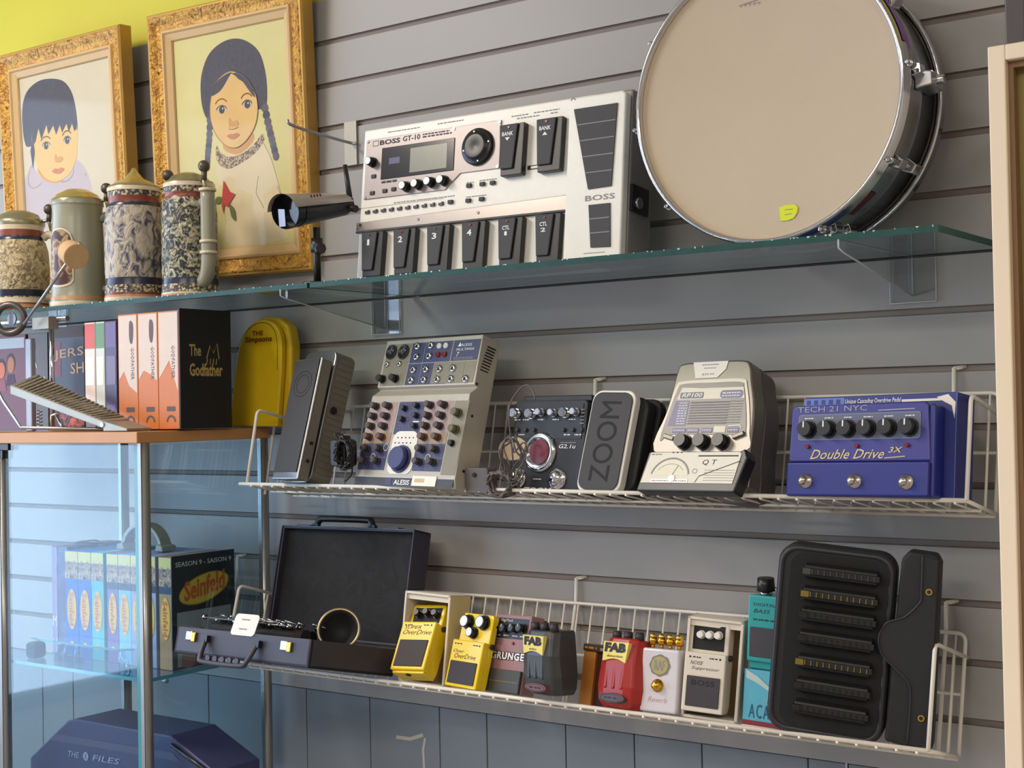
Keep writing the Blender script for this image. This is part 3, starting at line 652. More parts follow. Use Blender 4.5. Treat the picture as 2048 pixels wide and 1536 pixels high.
# ------------------------------------------------------------------ GT-10 multi-effects floor unit
W, H, D = 0.497, 0.262, 0.066
t = thing('multi_effects_pedalboard', 'large white floor multi-effects pedalboard leaning on the wall', 'effects unit', (-1.4946,-0.1471,SZ+0.0072), 0.011, 0.100, 0.008)
zo = 0.0
b = B(); b.box(0, 0.436, 0, D, 0, 0.2465, WHITE); b.make('body', t, 0.003, 3)
b = B(); b.box(0.4362, W, 0.002, D, 0, 0.2465, mat('pedal_side_grey', (140,134,130), 0.4, metal=0.2)); b.make('pedal_housing', t, 0.003)
b = B(); b.prism([(0.402,0.0),(0.4965,0.0),(0.4965,0.236),(0.490,0.240),(0.402,0.240)], -0.0165, -0.0005, WHITE, 'y'); ep = b.make('expression_pedal', t, 0.003, 3)
for P in ([(0.412,0.222),(0.484,0.222),(0.479,0.104),(0.441,0.103)], [(0.443,0.080),(0.478,0.080),(0.481,0.018),(0.449,0.019)]):
    b = B(); b.prism(P, -0.0185, -0.0166, RUBBER)
    (xa,za),(xb,zb),(xc,zc),(xd,zd) = P; n = 5 if zc-za < -0.09 else 3
    for i in range(1, n):
        f = i/n; b.rect(xa+(xd-xa)*f+0.001, xb+(xc-xb)*f-0.001, za+(zd-za)*f-0.0007, za+(zd-za)*f+0.0007, -0.0187, GINK)
    b.make('rubber_tread', ep)
b = B(); b.text('BOSS', 0.436, 0.485, 0.086, 0.094, -0.0168, GINK, bold=0.02); b.rect(0.437, 0.472, 0.0108, 0.0118, -0.0168, GINK)
b.line([(0.405,0.236),(0.409,0.240),(0.413,0.236)], 0.001, -0.0168, INK); b.make('lettering', ep, solid=False)
b = B(); b.cyl((W+0.001,0.02,0.085),(W+0.008,0.02,0.085),0.008, STEEL); b.box(W, W+0.004, 0.004, 0.05, 0.072, 0.11, BLACK); b.make('hinge_bolt', t)
# top metal panel
b = B(); b.prism([(0.008,0.132),(0.172,0.132),(0.2,0.155),(0.2725,0.155),(0.2725,0.229),(0.008,0.229)], -0.002, -0.0002, GREYP); pn = b.make('control_panel', t, 0.0006)
b = B(); b.box(0.042, 0.187, -0.0032, -0.002, 0.161, 0.212, mat('display_window', (22,22,26), 0.15)); b.make('display_window', t, 0.001)
b = B(); b.box(0.101, 0.174, -0.0036, -0.0030, 0.166, 0.205, mat('lcd_glass', (112,118,104), 0.25)); b.make('lcd_screen', t)
b = B(); b.rect(0.058, 0.08, 0.184, 0.194, -0.0034, mat('dim_blue_led', (44,36,98), 0.4)); b.make('led_digits', t, solid=False)
b = B(); b.lathe([(0.0285,0),(0.0285,0.004),(0.026,0.006),(0.020,0.006),(0.0195,0.010),(0.017,0.0105),(0.006,0.009),(0,0.0085)], BLACK, (0.232,-0.002,0.192), (0,-1,0), 48)
for a in range(4): b.cyl((0.232+0.0235*math.cos(a*PI/2+0.2),-0.0075,0.192+0.0235*math.sin(a*PI/2+0.2)),(0.232+0.0235*math.cos(a*PI/2+0.2),-0.0085,0.192+0.0235*math.sin(a*PI/2+0.2)),0.0013,KNOBW,seg=8)
b.make('jog_dial', t)
for x, z in ((0.024,0.191),(0.097,0.144),(0.121,0.145),(0.146,0.146),(0.171,0.146)): knob(t, x, z, 0.0078, 0.014, BLACK, KNOBW, -0.002)
for x, z in ((0.027,0.168),(0.026,0.141),(0.052,0.142),(0.070,0.143),(0.184,0.112),(0.218,0.134),(0.243,0.134),(0.262,0.134),(0.218,0.111),(0.243,0.111)):
    b = B(); b.box(x-0.0045, x+0.0045, -0.004, -0.0002, z-0.003, z+0.003, RUBBER); b.make('push_button', t, 0.0008)
for i in range(10):
    x = 0.017+i*0.0165; b = B(); b.box(x-0.0042, x+0.0042, -0.003, -0.0002, 0.1085, 0.114, BLACK); b.box(x-0.0036, x+0.0015, -0.0034, -0.003, 0.1125, 0.1138, KNOBW); b.make('small_button', t, 0.0004)
for x, z in ((0.011,0.226),(0.27,0.226),(0.27,0.158),(0.011,0.135),(0.184,0.226)):
    b = B(); b.cyl((x,-0.002,z),(x,-0.0032,z),0.0024,CHROME,seg=10); b.make('screw', t)
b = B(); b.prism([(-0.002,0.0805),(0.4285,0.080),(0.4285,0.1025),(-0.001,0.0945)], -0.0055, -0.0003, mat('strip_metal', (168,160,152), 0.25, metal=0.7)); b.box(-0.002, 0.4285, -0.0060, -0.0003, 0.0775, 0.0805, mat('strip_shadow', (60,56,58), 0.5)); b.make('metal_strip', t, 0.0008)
for x in (0.008, 0.125, 0.24, 0.41):
    b = B(); b.cyl((x,-0.0055,0.09),(x,-0.0068,0.09),0.0024,CHROME,seg=10); b.make('screw', t)
b = B()
b.text('BOSS', 0.036, 0.078, 0.2175, 0.2255, -0.0023, INK, bold=0.03); b.text('GT-10', 0.083, 0.118, 0.2180, 0.2265, -0.0023, INK, bold=0.015); b.line([(0.022,0.2175),(0.033,0.2175),(0.033,0.2255),(0.022,0.2255)], 0.001, -0.0023, INK, closed=True)
dashes(b, 0.123, 0.175, 0.2245, 0.002, -0.0023, INK, RN); dashes(b, 0.123, 0.18, 0.2205, 0.0022, -0.0023, INK, RN); dashes(b, 0.044, 0.075, 0.1565, 0.0035, -0.0023, INK, RN, 0.2)
b.text('COSM', 0.382, 0.421, 0.0955, 0.1025, -0.0003, INK, shear=0.3, bold=-0.005)
b.text('STEREO CTL', 0.395, 0.420, 0.020, 0.0245, -0.0003, RED) if 0 else b.text('BOSS', 0.393, 0.415, 0.0195, 0.0245, -0.0003, mat('red_print', (150,70,60), 0.5), bold=0.01)
b.text('GT', 0.42, 0.430, 0.0195, 0.0245, -0.0003, INK)
for x0, x1, z in ((0.05,0.115,0.2375),(0.15,0.2,0.2385),(0.29,0.32,0.232),(0.33,0.375,0.2325),(0.30,0.34,0.2275),(0.36,0.372,0.228),(0.278,0.315,0.219),(0.07,0.19,0.1215),(0.212,0.225,0.139),(0.236,0.268,0.140),(0.212,0.25,0.117)):
    dashes(b, x0, x1, z, 0.0016, -0.0004, GINK, RN)
b.line([(0.0,0.1185),(0.17,0.1195)], 0.0006, -0.0004, GINK); b.rect(0.323, 0.349, 0.147, 0.1535, -0.0004, INK); b.rect(0.329, 0.343, 0.1485, 0.152, -0.0005, WHITE)
b.make('lettering', t, solid=False)
def gpedal(x0, z0, z1, wt, wb, tx):
    p0 = x0
    V = [(x0+0.003,-0.0003,z0),(x0+0.003+wb,-0.0003,z0),(x0+0.003+wb,-0.014,z0),(x0+0.003,-0.014,z0)]
    b = B()
    b.prism([(x0,z1),(x0+wt,z1),(x0+wt-0.002,z0),(x0+0.004,z0)], -0.0120, -0.0003, BLACK)
    b.prism([(x0+0.001,z1-0.001),(x0+wt-0.010,z1-0.001),(x0+wt-0.017,z0+0.010),(x0+0.005,z0+0.010)], -0.0155, -0.012, RUBBER)
    o = b.make('foot_switch', t, 0.0014)
    b = B(); b.cyl((x0+wt*0.42,-0.0155,z1-0.006),(x0+wt*0.42,-0.0165,z1-0.006),0.0018,RED,seg=10); b.make('led', o)
    b = B()
    lines = tx.split('|'); zz = z1-0.0125
    for s_ in lines:
        if s_ == 'v': b.poly([(x0+wt*0.28,zz),(x0+wt*0.48,zz),(x0+wt*0.38,zz-0.005)], -0.0158, WINK)
        elif s_ == '^': b.poly([(x0+wt*0.28,zz-0.005),(x0+wt*0.48,zz-0.005),(x0+wt*0.38,zz)], -0.0158, WINK)
        else:
            hh = 0.0095 if len(lines) == 1 else 0.006; ww = 0.0045 if s_ == '1' else 0.0085 if len(s_) == 1 else 0.013 if len(s_) == 3 else 0.02
            b.text(s_, x0+wt*0.38-ww/2, x0+wt*0.38+ww/2, zz-hh, zz, -0.0158, WINK, bold=0.02)
        zz -= 0.0085
    b.make('number_marking', o, solid=False)
for x0, tx in ((0.0185,'1'),(0.0835,'2'),(0.150,'3'),(0.2165,'4'),(0.2835,'CTL|1'),(0.3495,'CTL|2')): gpedal(x0, 0.004, 0.0755, 0.043, 0.032, tx)
gpedal(0.2785, 0.139, 0.217, 0.044, 0.03, 'BANK|v'); gpedal(0.3445, 0.138, 0.2175, 0.045, 0.03, 'BANK|^')

# ------------------------------------------------------------------ wah pedal
RIB = relief('ribbed_pewter', (150,144,132), (92,84,72), 40, 0.4, 0.002, 0.3, 0.7, metal=0.5, stretch=(0.1,0.1,5)); PWT = mat('cast_pewter', (128,122,110), 0.42, metal=0.3)
t = thing('wah_pedal', 'grey cast-metal wah pedal with black tread leaning in basket', 'pedal', (-1.6777,-0.1437,fl if 0 else 1.3815), -0.20, 0.300, -0.039)
b = B(); b.prism(rr(0,0.0873,0,0.226,0.016), 0, 0.042, PWT); b.prism(rr(-0.002,0.0893,-0.001,0.227,0.016), -0.001, 0.004, STEEL)
bd = b.make('base', t, 0.002)
b = B()
for i in range(19):
    z = 0.018+i*0.0105; b.box(0.0874, 0.0884, 0.007, 0.040, z, z+0.006, PWT)
b.make('side_ribbing', bd)
b = B(); b.cyl((0.0885,0.016,0.125),(0.092,0.016,0.125),0.0065,BLACK,seg=6); b.cyl((0.0885,0.03,0.06),(0.090,0.03,0.06),0.003,BLACKM,seg=8); b.make('jack_socket', bd)
M_ = Matrix.Rotation(math.radians(-2), 4, 'X')
tq = [(0.027,-0.003),(0.098,-0.004),(0.0965,0.204),(0.021,0.203)]
def shr(q, m_): # inset a quad
    cx = sum(p[0] for p in q)/4; cz = sum(p[1] for p in q)/4
    return [(x+(m_ if x < cx else -m_), z+(m_ if z < cz else -m_)) for x, z in q]
b = B(); b.prism(shr(tq,0.002), -0.027, -0.008, PWT); b.prism(tq, -0.032, -0.027, STEEL); b.box(0.03,0.085,-0.008,0.0,0.09,0.14,BLACKM); tr = b.make('treadle', t, 0.003, 3)
b = B(); q_ = shr(tq,0.0035); q_ = [(q_[0][0],q_[0][1]+0.009),(q_[1][0],q_[1][1]+0.009),q_[2],q_[3]]; b.prism(q_, -0.0342, -0.0321, RUBBER)
b.line(circ(0.060,0.158,0.024,28,0.022), 0.0012, -0.0345, BLACKM, closed=True); b.line(circ(0.060,0.158,0.017,28,0.0155), 0.0012, -0.0345, BLACKM, closed=True); b.make('rubber_tread', tr)
for z in (0.03, 0.06):
    b = B(); b.cyl((0.095,-0.018,z),(0.0985,-0.018,z),0.0028,BLACKM,seg=8); b.make('pivot_screw', tr)

# ------------------------------------------------------------------ mixer
NAVY = mat('mixer_navy_panel', (58,62,98), 0.4); MSIL = mat('mixer_silver', (178,172,158), 0.35, metal=0.2); MGRN = mat('mixer_olive_grey', (128,124,104), 0.45); MPNK = mat('mixer_pale_pink', (168,148,144), 0.45); MBR = mat('mixer_tan_panel', (158,134,110), 0.45)
t = thing('audio_mixer', 'silver and navy compact audio mixer standing in upper basket', 'mixer', (-1.5074,-0.1488,1.3812), -0.154, 0.299, 0.0)
W = 0.2244
sd_ = [(0,0.0),(0.0,0.0145)]
side = [(0.004,0.0),(0.045,0.0),(0.045,0.243),(0.006,0.243),(0.006,0.1635),(0.0135,0.1605),(0.0,0.147),(0.0,0.0145)]
SK = 0.018
b = B()
n = len(side); Vs = [(0+0.0, y, z) for y, z in side]+[(W+0.009*(1-z/0.24), y, z) for y, z in side]
F = [tuple(range(n)), tuple(range(2*n-1, n-1, -1))]+[(i, (i+1) % n, n+(i+1) % n, n+i) for i in range(n)]
b.add(Vs, F, MSIL); b.make('body', t, 0.0012)
b = B(); b.box(0.003, W+0.006, -0.0003, 0.0, 0.0, 0.0135, mat('mixer_dark_lip', (52,54,60), 0.4)); b.make('front_lip', t)
b = B(); y = 0.0056
b.rect(0.006, 0.066, 0.166, 0.236, y, MGRN); b.rect(0.067, 0.1605, 0.166, 0.236, y, NAVY); b.rect(0.1635, 0.2225, 0.2025, 0.236, y, NAVY); b.rect(0.1265, 0.198, 0.1665, 0.2005, y-0.0001, MGRN); b.rect(0.1995, 0.2225, 0.1665, 0.2005, y-0.0001, MGRN)
b.line([(0.0662,0.166),(0.0662,0.236)], 0.0012, y-0.0002, MSIL); b.line([(0.0985,0.166),(0.0985,0.236)], 0.0006, y-0.0002, MSIL); b.line([(0.067,0.2015),(0.2225,0.2015)], 0.001, y-0.0002, MSIL); b.line([(0.162,0.2015),(0.162,0.236)], 0.001, y-0.0002, MSIL)
y = -0.0004
b.rect(0.004, 0.068, 0.0685, 0.136, y, MPNK); b.rect(0.004, 0.068, 0.0685, 0.0865, y-0.0001, MBR); b.rect(0.004, 0.068, 0.025, 0.068, y, NAVY)
b.rect(0.072, 0.132, 0.083, 0.136, y, NAVY); b.rect(0.134, 0.1975, 0.0685, 0.136, y, MPNK); b.rect(0.134, 0.1975, 0.0685, 0.0865, y-0.0001, MBR); b.rect(0.134, 0.1975, 0.025, 0.068, y, NAVY); b.rect(0.2, 0.231, 0.020, 0.136, y, MGRN)
b.prism(rr(0.075,0.133,0.019,0.088,0.014), -0.001, -0.0005, WHITE)
for z in (0.0455,): b.line([(0.004,z),(0.068,z)], 0.0005, y-0.0002, GINK); b.line([(0.134,z),(0.1975,z)], 0.0005, y-0.0002, GINK)
b.line([(0.0345,0.025),(0.0345,0.068)], 0.0005, y-0.0002, GINK); b.line([(0.164,0.025),(0.164,0.068)], 0.0005, y-0.0002, GINK)
for x, z in ((0.035,0.046),(0.062,0.062),(0.164,0.046)): b.line(circ(x,z,0.0055,16), 0.0008, y-0.0003, PAPER, closed=True)
b.rect(0.113, 0.127, 0.1025, 0.1045, y-0.0002, WINK)
for i in range(5):
    b.rect(0.085+i*0.009, 0.088+i*0.009, 0.0765, 0.0785, -0.0012, INK); b.rect(0.081+i*0.009, 0.084+i*0.009, 0.068, 0.070, -0.0012, INK)
for i in range(9): dashes(b, 0.076, 0.130, 0.131-i*0.0048, 0.0008, y-0.0002, GINK, RN, 2.5)
b.make('panel_graphics', t, solid=False)
b = B(); y = 0.0052
b.text('ALESIS', 0.180, 0.205, 0.2255, 0.230, y, WINK); b.poly([(0.174,0.2255),(0.182,0.2255),(0.178,0.2325)], y-0.0001, WINK); b.text('MULTIMIX', 0.172, 0.212, 0.2185, 0.2225, y, WINK); b.text('7', 0.174, 0.180, 0.209, 0.2165, y, WINK, shear=0.2); dashes(b, 0.170, 0.214, 0.207, 0.0015, y, GINK, RN)
dashes(b, 0.170, 0.214, 0.2045, 0.0012, y, GINK, RN)
b.text('ALESIS', 0.098, 0.134, 0.0025, 0.0105, -0.0008, WINK, bold=0.02); b.rect(0.078, 0.092, 0.002, 0.012, -0.0008, NAVY); b.make('lettering', t, solid=False)
b = B(); b.box(0.1405, 0.194, -0.0016, -0.0004, 0.0015, 0.017, PAPER); b.rect(0.146, 0.168, 0.007, 0.013, -0.0018, mat('faded_print', (196,178,140), 0.6)); b.make('price_label', t)
for x, z in ((0.018,0.223),(0.048,0.222)):
    b = B(); b.lathe([(0.0125,0),(0.0125,0.002),(0.0105,0.0025),(0.0098,0.0006),(0,0.0006)], BLACK, (x,0.0058,z), (0,-1,0), 24)
    for a in (0.5, 1.57, 2.6): b.cyl((x+0.005*math.cos(a),0.0052,z+0.005*math.sin(a)),(x+0.005*math.cos(a),0.0040,z+0.005*math.sin(a)),0.0014,STEEL,seg=8)
    b.make('xlr_socket', t)
for x, z in ((0.079,0.230),(0.111,0.230),(0.0815,0.2125),(0.1115,0.2125),(0.081,0.1905),(0.111,0.1905),(0.081,0.1735),(0.111,0.1735),(0.142,0.190),(0.173,0.190),(0.142,0.173),(0.173,0.173),(0.206,0.172),(0.014,0.202),(0.044,0.202)):
    jack(t, x, z, 0.0062 if z > 0 and not x in (0.014,0.044) else 0.0048, CHROME, 0.0056)
for x, z, c in ((0.132,0.228,WHITE),(0.147,0.228,WHITE),(0.132,0.214,RED),(0.147,0.214,RED)):
    b = B(); b.lathe([(0.0045,0),(0.0045,0.003),(0.003,0.0032),(0.0028,0.001),(0,0.001)], c, (x,0.0056,z), (0,-1,0), 16); b.make('phono_socket', t)
for x, z in ((0.011,0.177),(0.043,0.177)): knob(t, x, z, 0.0065, 0.012, BLACK, None, 0.0056)
DKN = mat('mixer_grey_knob', (66,60,62), 0.5); DKN2 = mat('mixer_brown_knob', (92,70,62), 0.5)
for j, z in enumerate((0.129,0.112,0.0955,0.078,0.059,0.039)):
    for x in (0.0185,0.0495,0.148,0.179): knob(t, x, z, 0.0058, 0.013, DKN if j != 3 else DKN2, None, -0.0004, mark=GINK)
for x, z in ((0.116,0.129),(0.119,0.113),(0.121,0.096),(0.088,0.125),(0.089,0.107)): knob(t, x, z, 0.0048, 0.009, mat('navy_knob', (40,42,62), 0.5), None, -0.0004)
for x, z in ((0.213,0.116),(0.2145,0.090)): knob(t, x, z, 0.0068, 0.013, mat('olive_knob', (92,88,62), 0.5), None, -0.0004)
knob(t, 0.212, 0.069, 0.005, 0.007, BLACK, None, -0.0004)
knob(t, 0.105, 0.043, 0.0205, 0.013, mat('large_blue_knob', (52,58,104), 0.4), None, -0.001, label='large blue knob')
b = B(); 
for i in range(9): z = 0.188+i*0.0048; b.box(W+0.0015+0.0, W+0.0022, 0.012+i*0.0008, 0.030+i*0.0008, z, z+0.0018, BLACKM)
b.make('vent_slots', t)
for y, z in ((0.01,0.165),(0.012,0.115),(0.014,0.03)):
    b = B(); b.cyl((W+0.009*(1-z/0.24)-0.0005,y,z),(W+0.009*(1-z/0.24)+0.0012,y,z),0.0022,BLACK,seg=8); b.make('side_screw', t)

# ------------------------------------------------------------------ power adapters and cords
def bundle(b, c, R, n, m, r=0.0016, sq=0.6, seed=1):
    rn = random.Random(seed); P = []
    for i in range(n*14):
        a = 2*PI*i/14; k = rn.uniform(0.8, 1.15)
        P.append((c[0]+R*k*math.cos(a)*0.55+rn.uniform(-1,1)*0.002, c[1]+rn.uniform(-1,1)*R*0.35, c[2]+R*sq*k*math.sin(a)))
    b.tube(spl(P, 2, False), r, m, 6)
q = at(690,905,-0.150)
t = thing('power_adapter', 'black power adapter with coiled cord between wah and mixer', 'power adapter', (q.x, q.y, q.z))
b = B(); b.prism(rr(-0.020,0.012,-0.022,0.020,0.006), -0.014, 0.016, BLACK); b.make('body', t, 0.002)
b = B(); bundle(b, (0.016,-0.018,0.000), 0.026, 10, BLACK, 0.0021, 0.9, 4); b.tube(spl([(0.01,-0.016,0.012),(-0.005,-0.018,0.03),(0.008,-0.01,0.026),(0.022,-0.012,0.0),(0.014,0.0,-0.032),(0.002,-0.004,-0.046)],5,False), 0.0016, BLACK, 6); b.make('cord', t)
b = B(); b.box(-0.006, 0.002, -0.015, -0.0142, -0.003, 0.002, GINK); b.make('label_patch', t)
q = at(965,962,-0.148); fz = 1.379-math.tan(0.2113)*(0.009)
t = thing('power_adapter', 'grey power adapter with grey cord at right foot of mixer', 'power adapter', (q.x+0.004, -0.152, q.z-0.0022))
GRYP = mat('grey_adapter_plastic', (92,86,86), 0.5)
b = B(); b.prism(rr(-0.026,0.016,-0.0155,0.022,0.004), -0.01, 0.014, GRYP); b.cyl((-0.008,-0.0102,0.012),(-0.008,-0.0125,0.012),0.0035,BLACKM); b.make('body', t, 0.0015)
GC = mat('grey_cord', (96,90,88), 0.5)
b = B(); bundle(b, (0.040,-0.008,0.000), 0.036, 9, GC, 0.0020, 0.5, 9); bundle(b, (0.060,-0.010,0.034), 0.030, 4, GC, 0.0014, 1.1, 2)
s = Vector((q.x+0.004, -0.152, q.z-0.0022))
P = [tuple(at(x,y,-0.135)-s) for x, y in ((1030,960),(1024,900),(1018,820),(1034,785),(1052,770),(1066,780),(1070,800))]
b.tube(spl(P,5,False), 0.0012, GC, 6); P = [tuple(at(x,y,-0.140)-s) for x, y in ((1022,935),(1008,900),(1010,882),(1026,884),(1028,905),(1046,885),(1052,900),(1030,930),(1020,950))]
b.tube(spl(P,5,False), 0.0012, GC, 6)
b.make('cord', t)

# ------------------------------------------------------------------ zoom multi-effects with treadle
ZB = mat('charcoal_painted_metal', (40,42,46), 0.4, metal=0.3)
t = thing('multi_effects_pedal', 'black multi-effects pedal with round red display beside mixer', 'effects pedal', (-1.2291,-0.1122,1.3732), -0.077, 0.161, 0.002)
W, H, D = 0.136, 0.146, 0.046
b = B(); b.prism(rr(0,W,0,0.138,0.006), 0.0, D, ZB); b.box(0.01, W+0.002, 0.006, D+0.002, 0.136, 0.146, BLACK); b.make('body', t, 0.002)
LB = mat('brushed_top_plate', (50,52,56), 0.35, metal=0.5)
b = B(); b.prism([(0.003,0.08),(0.13,0.08),(0.13,0.132),(0.003,0.132)], -0.001, -0.0001, LB); b.make('top_plate', t)
b = B(); b.lathe([(0.030,0),(0.030,0.003),(0.027,0.0055),(0.022,0.006),(0.019,0.003),(0,0.003)], CHROME, (0.056,0,0.060), (0,-1,0), 48); dd = b.make('display_ring', t)
b = B(); b.cyl((0.056,-0.0032,0.060),(0.056,-0.0038,0.060),0.0185,mat('red_display_filter', (110,16,24), 0.2, var=0.3, scale=200),seg=36); b.make('display', dd, label='dark red round display')
for i, (x, z, c) in enumerate(((0.006,0.118,CHROME),(0.036,0.117,CHROME),(0.054,0.119,STEEL),(0.078,0.118,STEEL),(0.100,0.118,CHROME),(0.119,0.119,STEEL))): 
    knob(t, x, z, 0.0075 if c is CHROME else 0.0055, 0.013, c, c, -0.001)
for x, z in ((0.010,0.093),(0.026,0.093),(0.042,0.093),(0.098,0.093),(0.115,0.093),(0.131,0.093)):
    knob(t, x, z, 0.0032, 0.004, RUBBER, None, -0.001, 'push_button')
for x, z in ((0.016,0.0205),(0.092,0.021)):
    b = B(); b.lathe([(0.0165,0),(0.0165,0.002),(0.013,0.0045),(0.011,0.0045),(0.0105,0.009),(0.009,0.0105),(0,0.011)], CHROME, (x,0,z), (0,-1,0), 32); b.make('foot_switch', t)
b = B(); b.text('ZOOM', 0.030, 0.082, 0.0015, 0.0075, -0.0006, WINK, bold=0.03); b.text('G2.1u', 0.090, 0.121, 0.066, 0.072, -0.0006, WINK, shear=0.2, bold=0.01); b.line([(0.092,0.0745),(0.121,0.0745)], 0.0012, -0.0006, GINK)
for x, z in ((0.002,0.1085),(0.018,0.1085),(0.047,0.1085),(0.075,0.1085),(0.105,0.1085),(0.098,0.086),(0.118,0.086),(0.012,0.086),(0.042,0.086)): dashes(b, x, x+0.012, z, 0.0016, -0.0014, WINK, RN)
for i in range(5): b.rect(0.126, 0.133, 0.122-i*0.005, 0.1235-i*0.005, -0.0014, GINK)
dashes(b, 0.047, 0.062, 0.020, 0.0012, -0.0006, WINK, RN); b.make('lettering', t, solid=False)
b = B(); b.prism(circ(0.003,0.065,0.028,24,0.018), -0.0012, -0.0006, mat('tan_sticker', (198,176,142), 0.6)); b.make('sticker', t)
# its treadle
_k = 0.985; M2 = CAM+(Vector((-1.1035,-0.1106,1.3741))-CAM)*_k
t2 = thing('expression_treadle', 'tall black rubber treadle with white rim beside red-display pedal', 'pedal', M2, -0.079, 0.3, 0.031)
b = B(); b.prism(rr(0.008,0.094,0.004,0.150,0.018), 0.030, 0.046, BLACKM); b.prism(rr(0.012,0.088,0.006,0.146,0.02), 0.008, 0.0301, BLACKM); b.make('base', t2, 0.003)
b = B(); b.prism(rr(-0.003,0.0735,0.0,0.1515,0.016), -0.006, 0.008, WHITE); b.make('treadle', t2, 0.002)
b = B(); b.prism(rr(0.001,0.0695,0.004,0.1475,0.0145), -0.0085, -0.006, RUBBER)
# word ZOOM moulded up the tread, reading sideways
cu = bpy.data.curves.new('t','FONT'); cu.body = 'ZOOM'; ob = bpy.data.objects.new('t',cu); me = bpy.data.meshes.new_from_object(ob)
xs = [v.co.x for v in me.vertices]; ys_ = [v.co.y for v in me.vertices]
b.add([(0.052-(v.co.y-min(ys_))/(max(ys_)-min(ys_))*0.034, -0.0089, 0.016+(v.co.x-min(xs))/(max(xs)-min(xs))*0.118) for v in me.vertices], [tuple(p.vertices) for p in me.polygons], mat('moulded_letters', (34,34,36), 0.8))
bpy.data.objects.remove(ob); bpy.data.curves.remove(cu)
b.make('rubber_tread', t2)

# ------------------------------------------------------------------ rp100-style processor
t = thing('guitar_processor', 'silver domed guitar effects processor with blue chart panel', 'effects processor', (-0.9727,-0.135,1.3785), -0.119, 0.344, -0.007)
RPS = mat('champagne_silver', (112,108,99), 0.35, metal=0.45); RPD = mat('dark_grey_shell', (74,70,68), 0.45)
out = spl([(-0.010,0.0),(-0.008,0.04),(-0.001,0.09),(0.006,0.14),(0.010,0.178),(0.018,0.189),(0.06,0.1905),(0.115,0.1905),(0.130,0.183),(0.137,0.16),(0.148,0.12),(0.152,0.06),(0.153,0.0),(0.07,-0.001)],4)
out2 = [(x*1.03+0.002, z*0.985) for x, z in out]
b = B(); b.prism(out, 0.0, 0.028, RPS, 'y'); b.make('top_shell', t, 0.003, 3)
b = B(); b.prism(out, 0.0285, 0.062, RPD, 'y', pts2=[(0.072+(x-0.072)*1.04, 0.09+(z-0.09)*0.96) for x, z in out]); b.make('base_shell', t, 0.003, 3)
rim = spl([(-0.004,0.06),(0.006,0.115),(0.014,0.155),(0.024,0.1615),(0.075,0.163),(0.122,0.162),(0.131,0.152),(0.141,0.118),(0.147,0.085),(0.146,0.06),(0.07,0.055)],4)
b = B(); b.prism(rim, -0.0012, -0.0002, mat('pale_silver_rim', (168,162,150), 0.35, metal=0.2)); b.make('rim', t)
b = B(); b.prism(spl([(0.003,0.075),(0.010,0.117),(0.018,0.150),(0.027,0.1575),(0.075,0.158),(0.120,0.1575),(0.127,0.149),(0.136,0.118),(0.141,0.090),(0.135,0.083),(0.075,0.083),(0.02,0.083)],4), -0.0020, -0.0012, mat('chart_dark_grey', (88,86,78), 0.3)); b.make('faceplate', t)
b = B(); y = -0.0023; CB = mat('chart_blue', (70,72,120), 0.35); CP = mat('chart_pale', (214,208,186), 0.4)
b.poly([(0.020,0.134),(0.131,0.134),(0.127,0.150),(0.060,0.150),(0.026,0.152)], y, CP); b.prism(rr(0.025,0.064,0.1355,0.1445,0.002), y-0.0002, y, GINK); b.text('RP100', 0.028, 0.062, 0.1372, 0.1432, y-0.0004, WINK, shear=0.2, bold=0.02)
b.prism(rr(0.091,0.128,0.1345,0.146,0.005), y-0.0002, y, CB); dashes(b, 0.095, 0.124, 0.142, 0.0016, y-0.0004, WINK, RN); dashes(b, 0.095, 0.124, 0.138, 0.0014, y-0.0004, WINK, RN)
b.poly([(0.012,0.096),(0.042,0.096),(0.042,0.132),(0.019,0.132)], y, CB)
for i in range(9):
    z = 0.129-i*0.0038; dashes(b, 0.026, 0.041, z, 0.0013, y-0.0003, WINK, RN); b.rect(0.044, 0.108, z-0.0005, z+0.0005, y-0.0003, GINK); dashes(b, 0.046, 0.130, z+0.001, 0.0009, y-0.0003, CB if i % 2 else GINK, RN)
for x0, x1 in ((0.022,0.044),(0.046,0.066),(0.070,0.088),(0.112,0.130)): b.rect(x0, x1, 0.0855, 0.0925, y-0.0002, CB); dashes(b, x0+0.002, x1-0.002, 0.089, 0.0012, y-0.0004, WINK, RN)
b.rect(0.0905, 0.109, 0.0855, 0.0945, y-0.0002, CP); b.line([(0.113,0.0945),(0.131,0.0955),(0.134,0.092)], 0.0018, y-0.0004, CP); b.make('chart_graphics', t, solid=False)
for x, z, a in ((0.019,0.079,0.25),(0.132,0.081,-0.35)):
    b = B(); m_ = Matrix.Translation((x,0,z)) @ Matrix.Rotation(a,4,'Y'); b.hexa([m_ @ Vector(v) for v in [(-0.009,-0.006,-0.003),(0.009,-0.006,-0.003),(0.009,0,-0.003),(-0.009,0,-0.003),(-0.009,-0.006,0.003),(0.009,-0.006,0.003),(0.009,0,0.003),(-0.009,0,0.003)]], RPS); b.make('mode_button', t, 0.001)
for x in (0.046,0.077,0.108): knob(t, x, 0.0715, 0.0108, 0.015, BLACK, None, -0.001)
b = B(); b.poly([(0.036,0.1895),(0.094,0.1895),(0.0925,0.178),(0.080,0.1655),(0.044,0.1655)], -0.0008, PAPER); dashes(b, 0.052, 0.080, 0.185, 0.0014, -0.0010, GINK, RN); dashes(b, 0.056, 0.076, 0.180, 0.0012, -0.0010, GINK, RN); b.text('$39.99', 0.054, 0.074, 0.1690, 0.1725, -0.0010, GINK); b.make('price_sticker', t, solid=False)

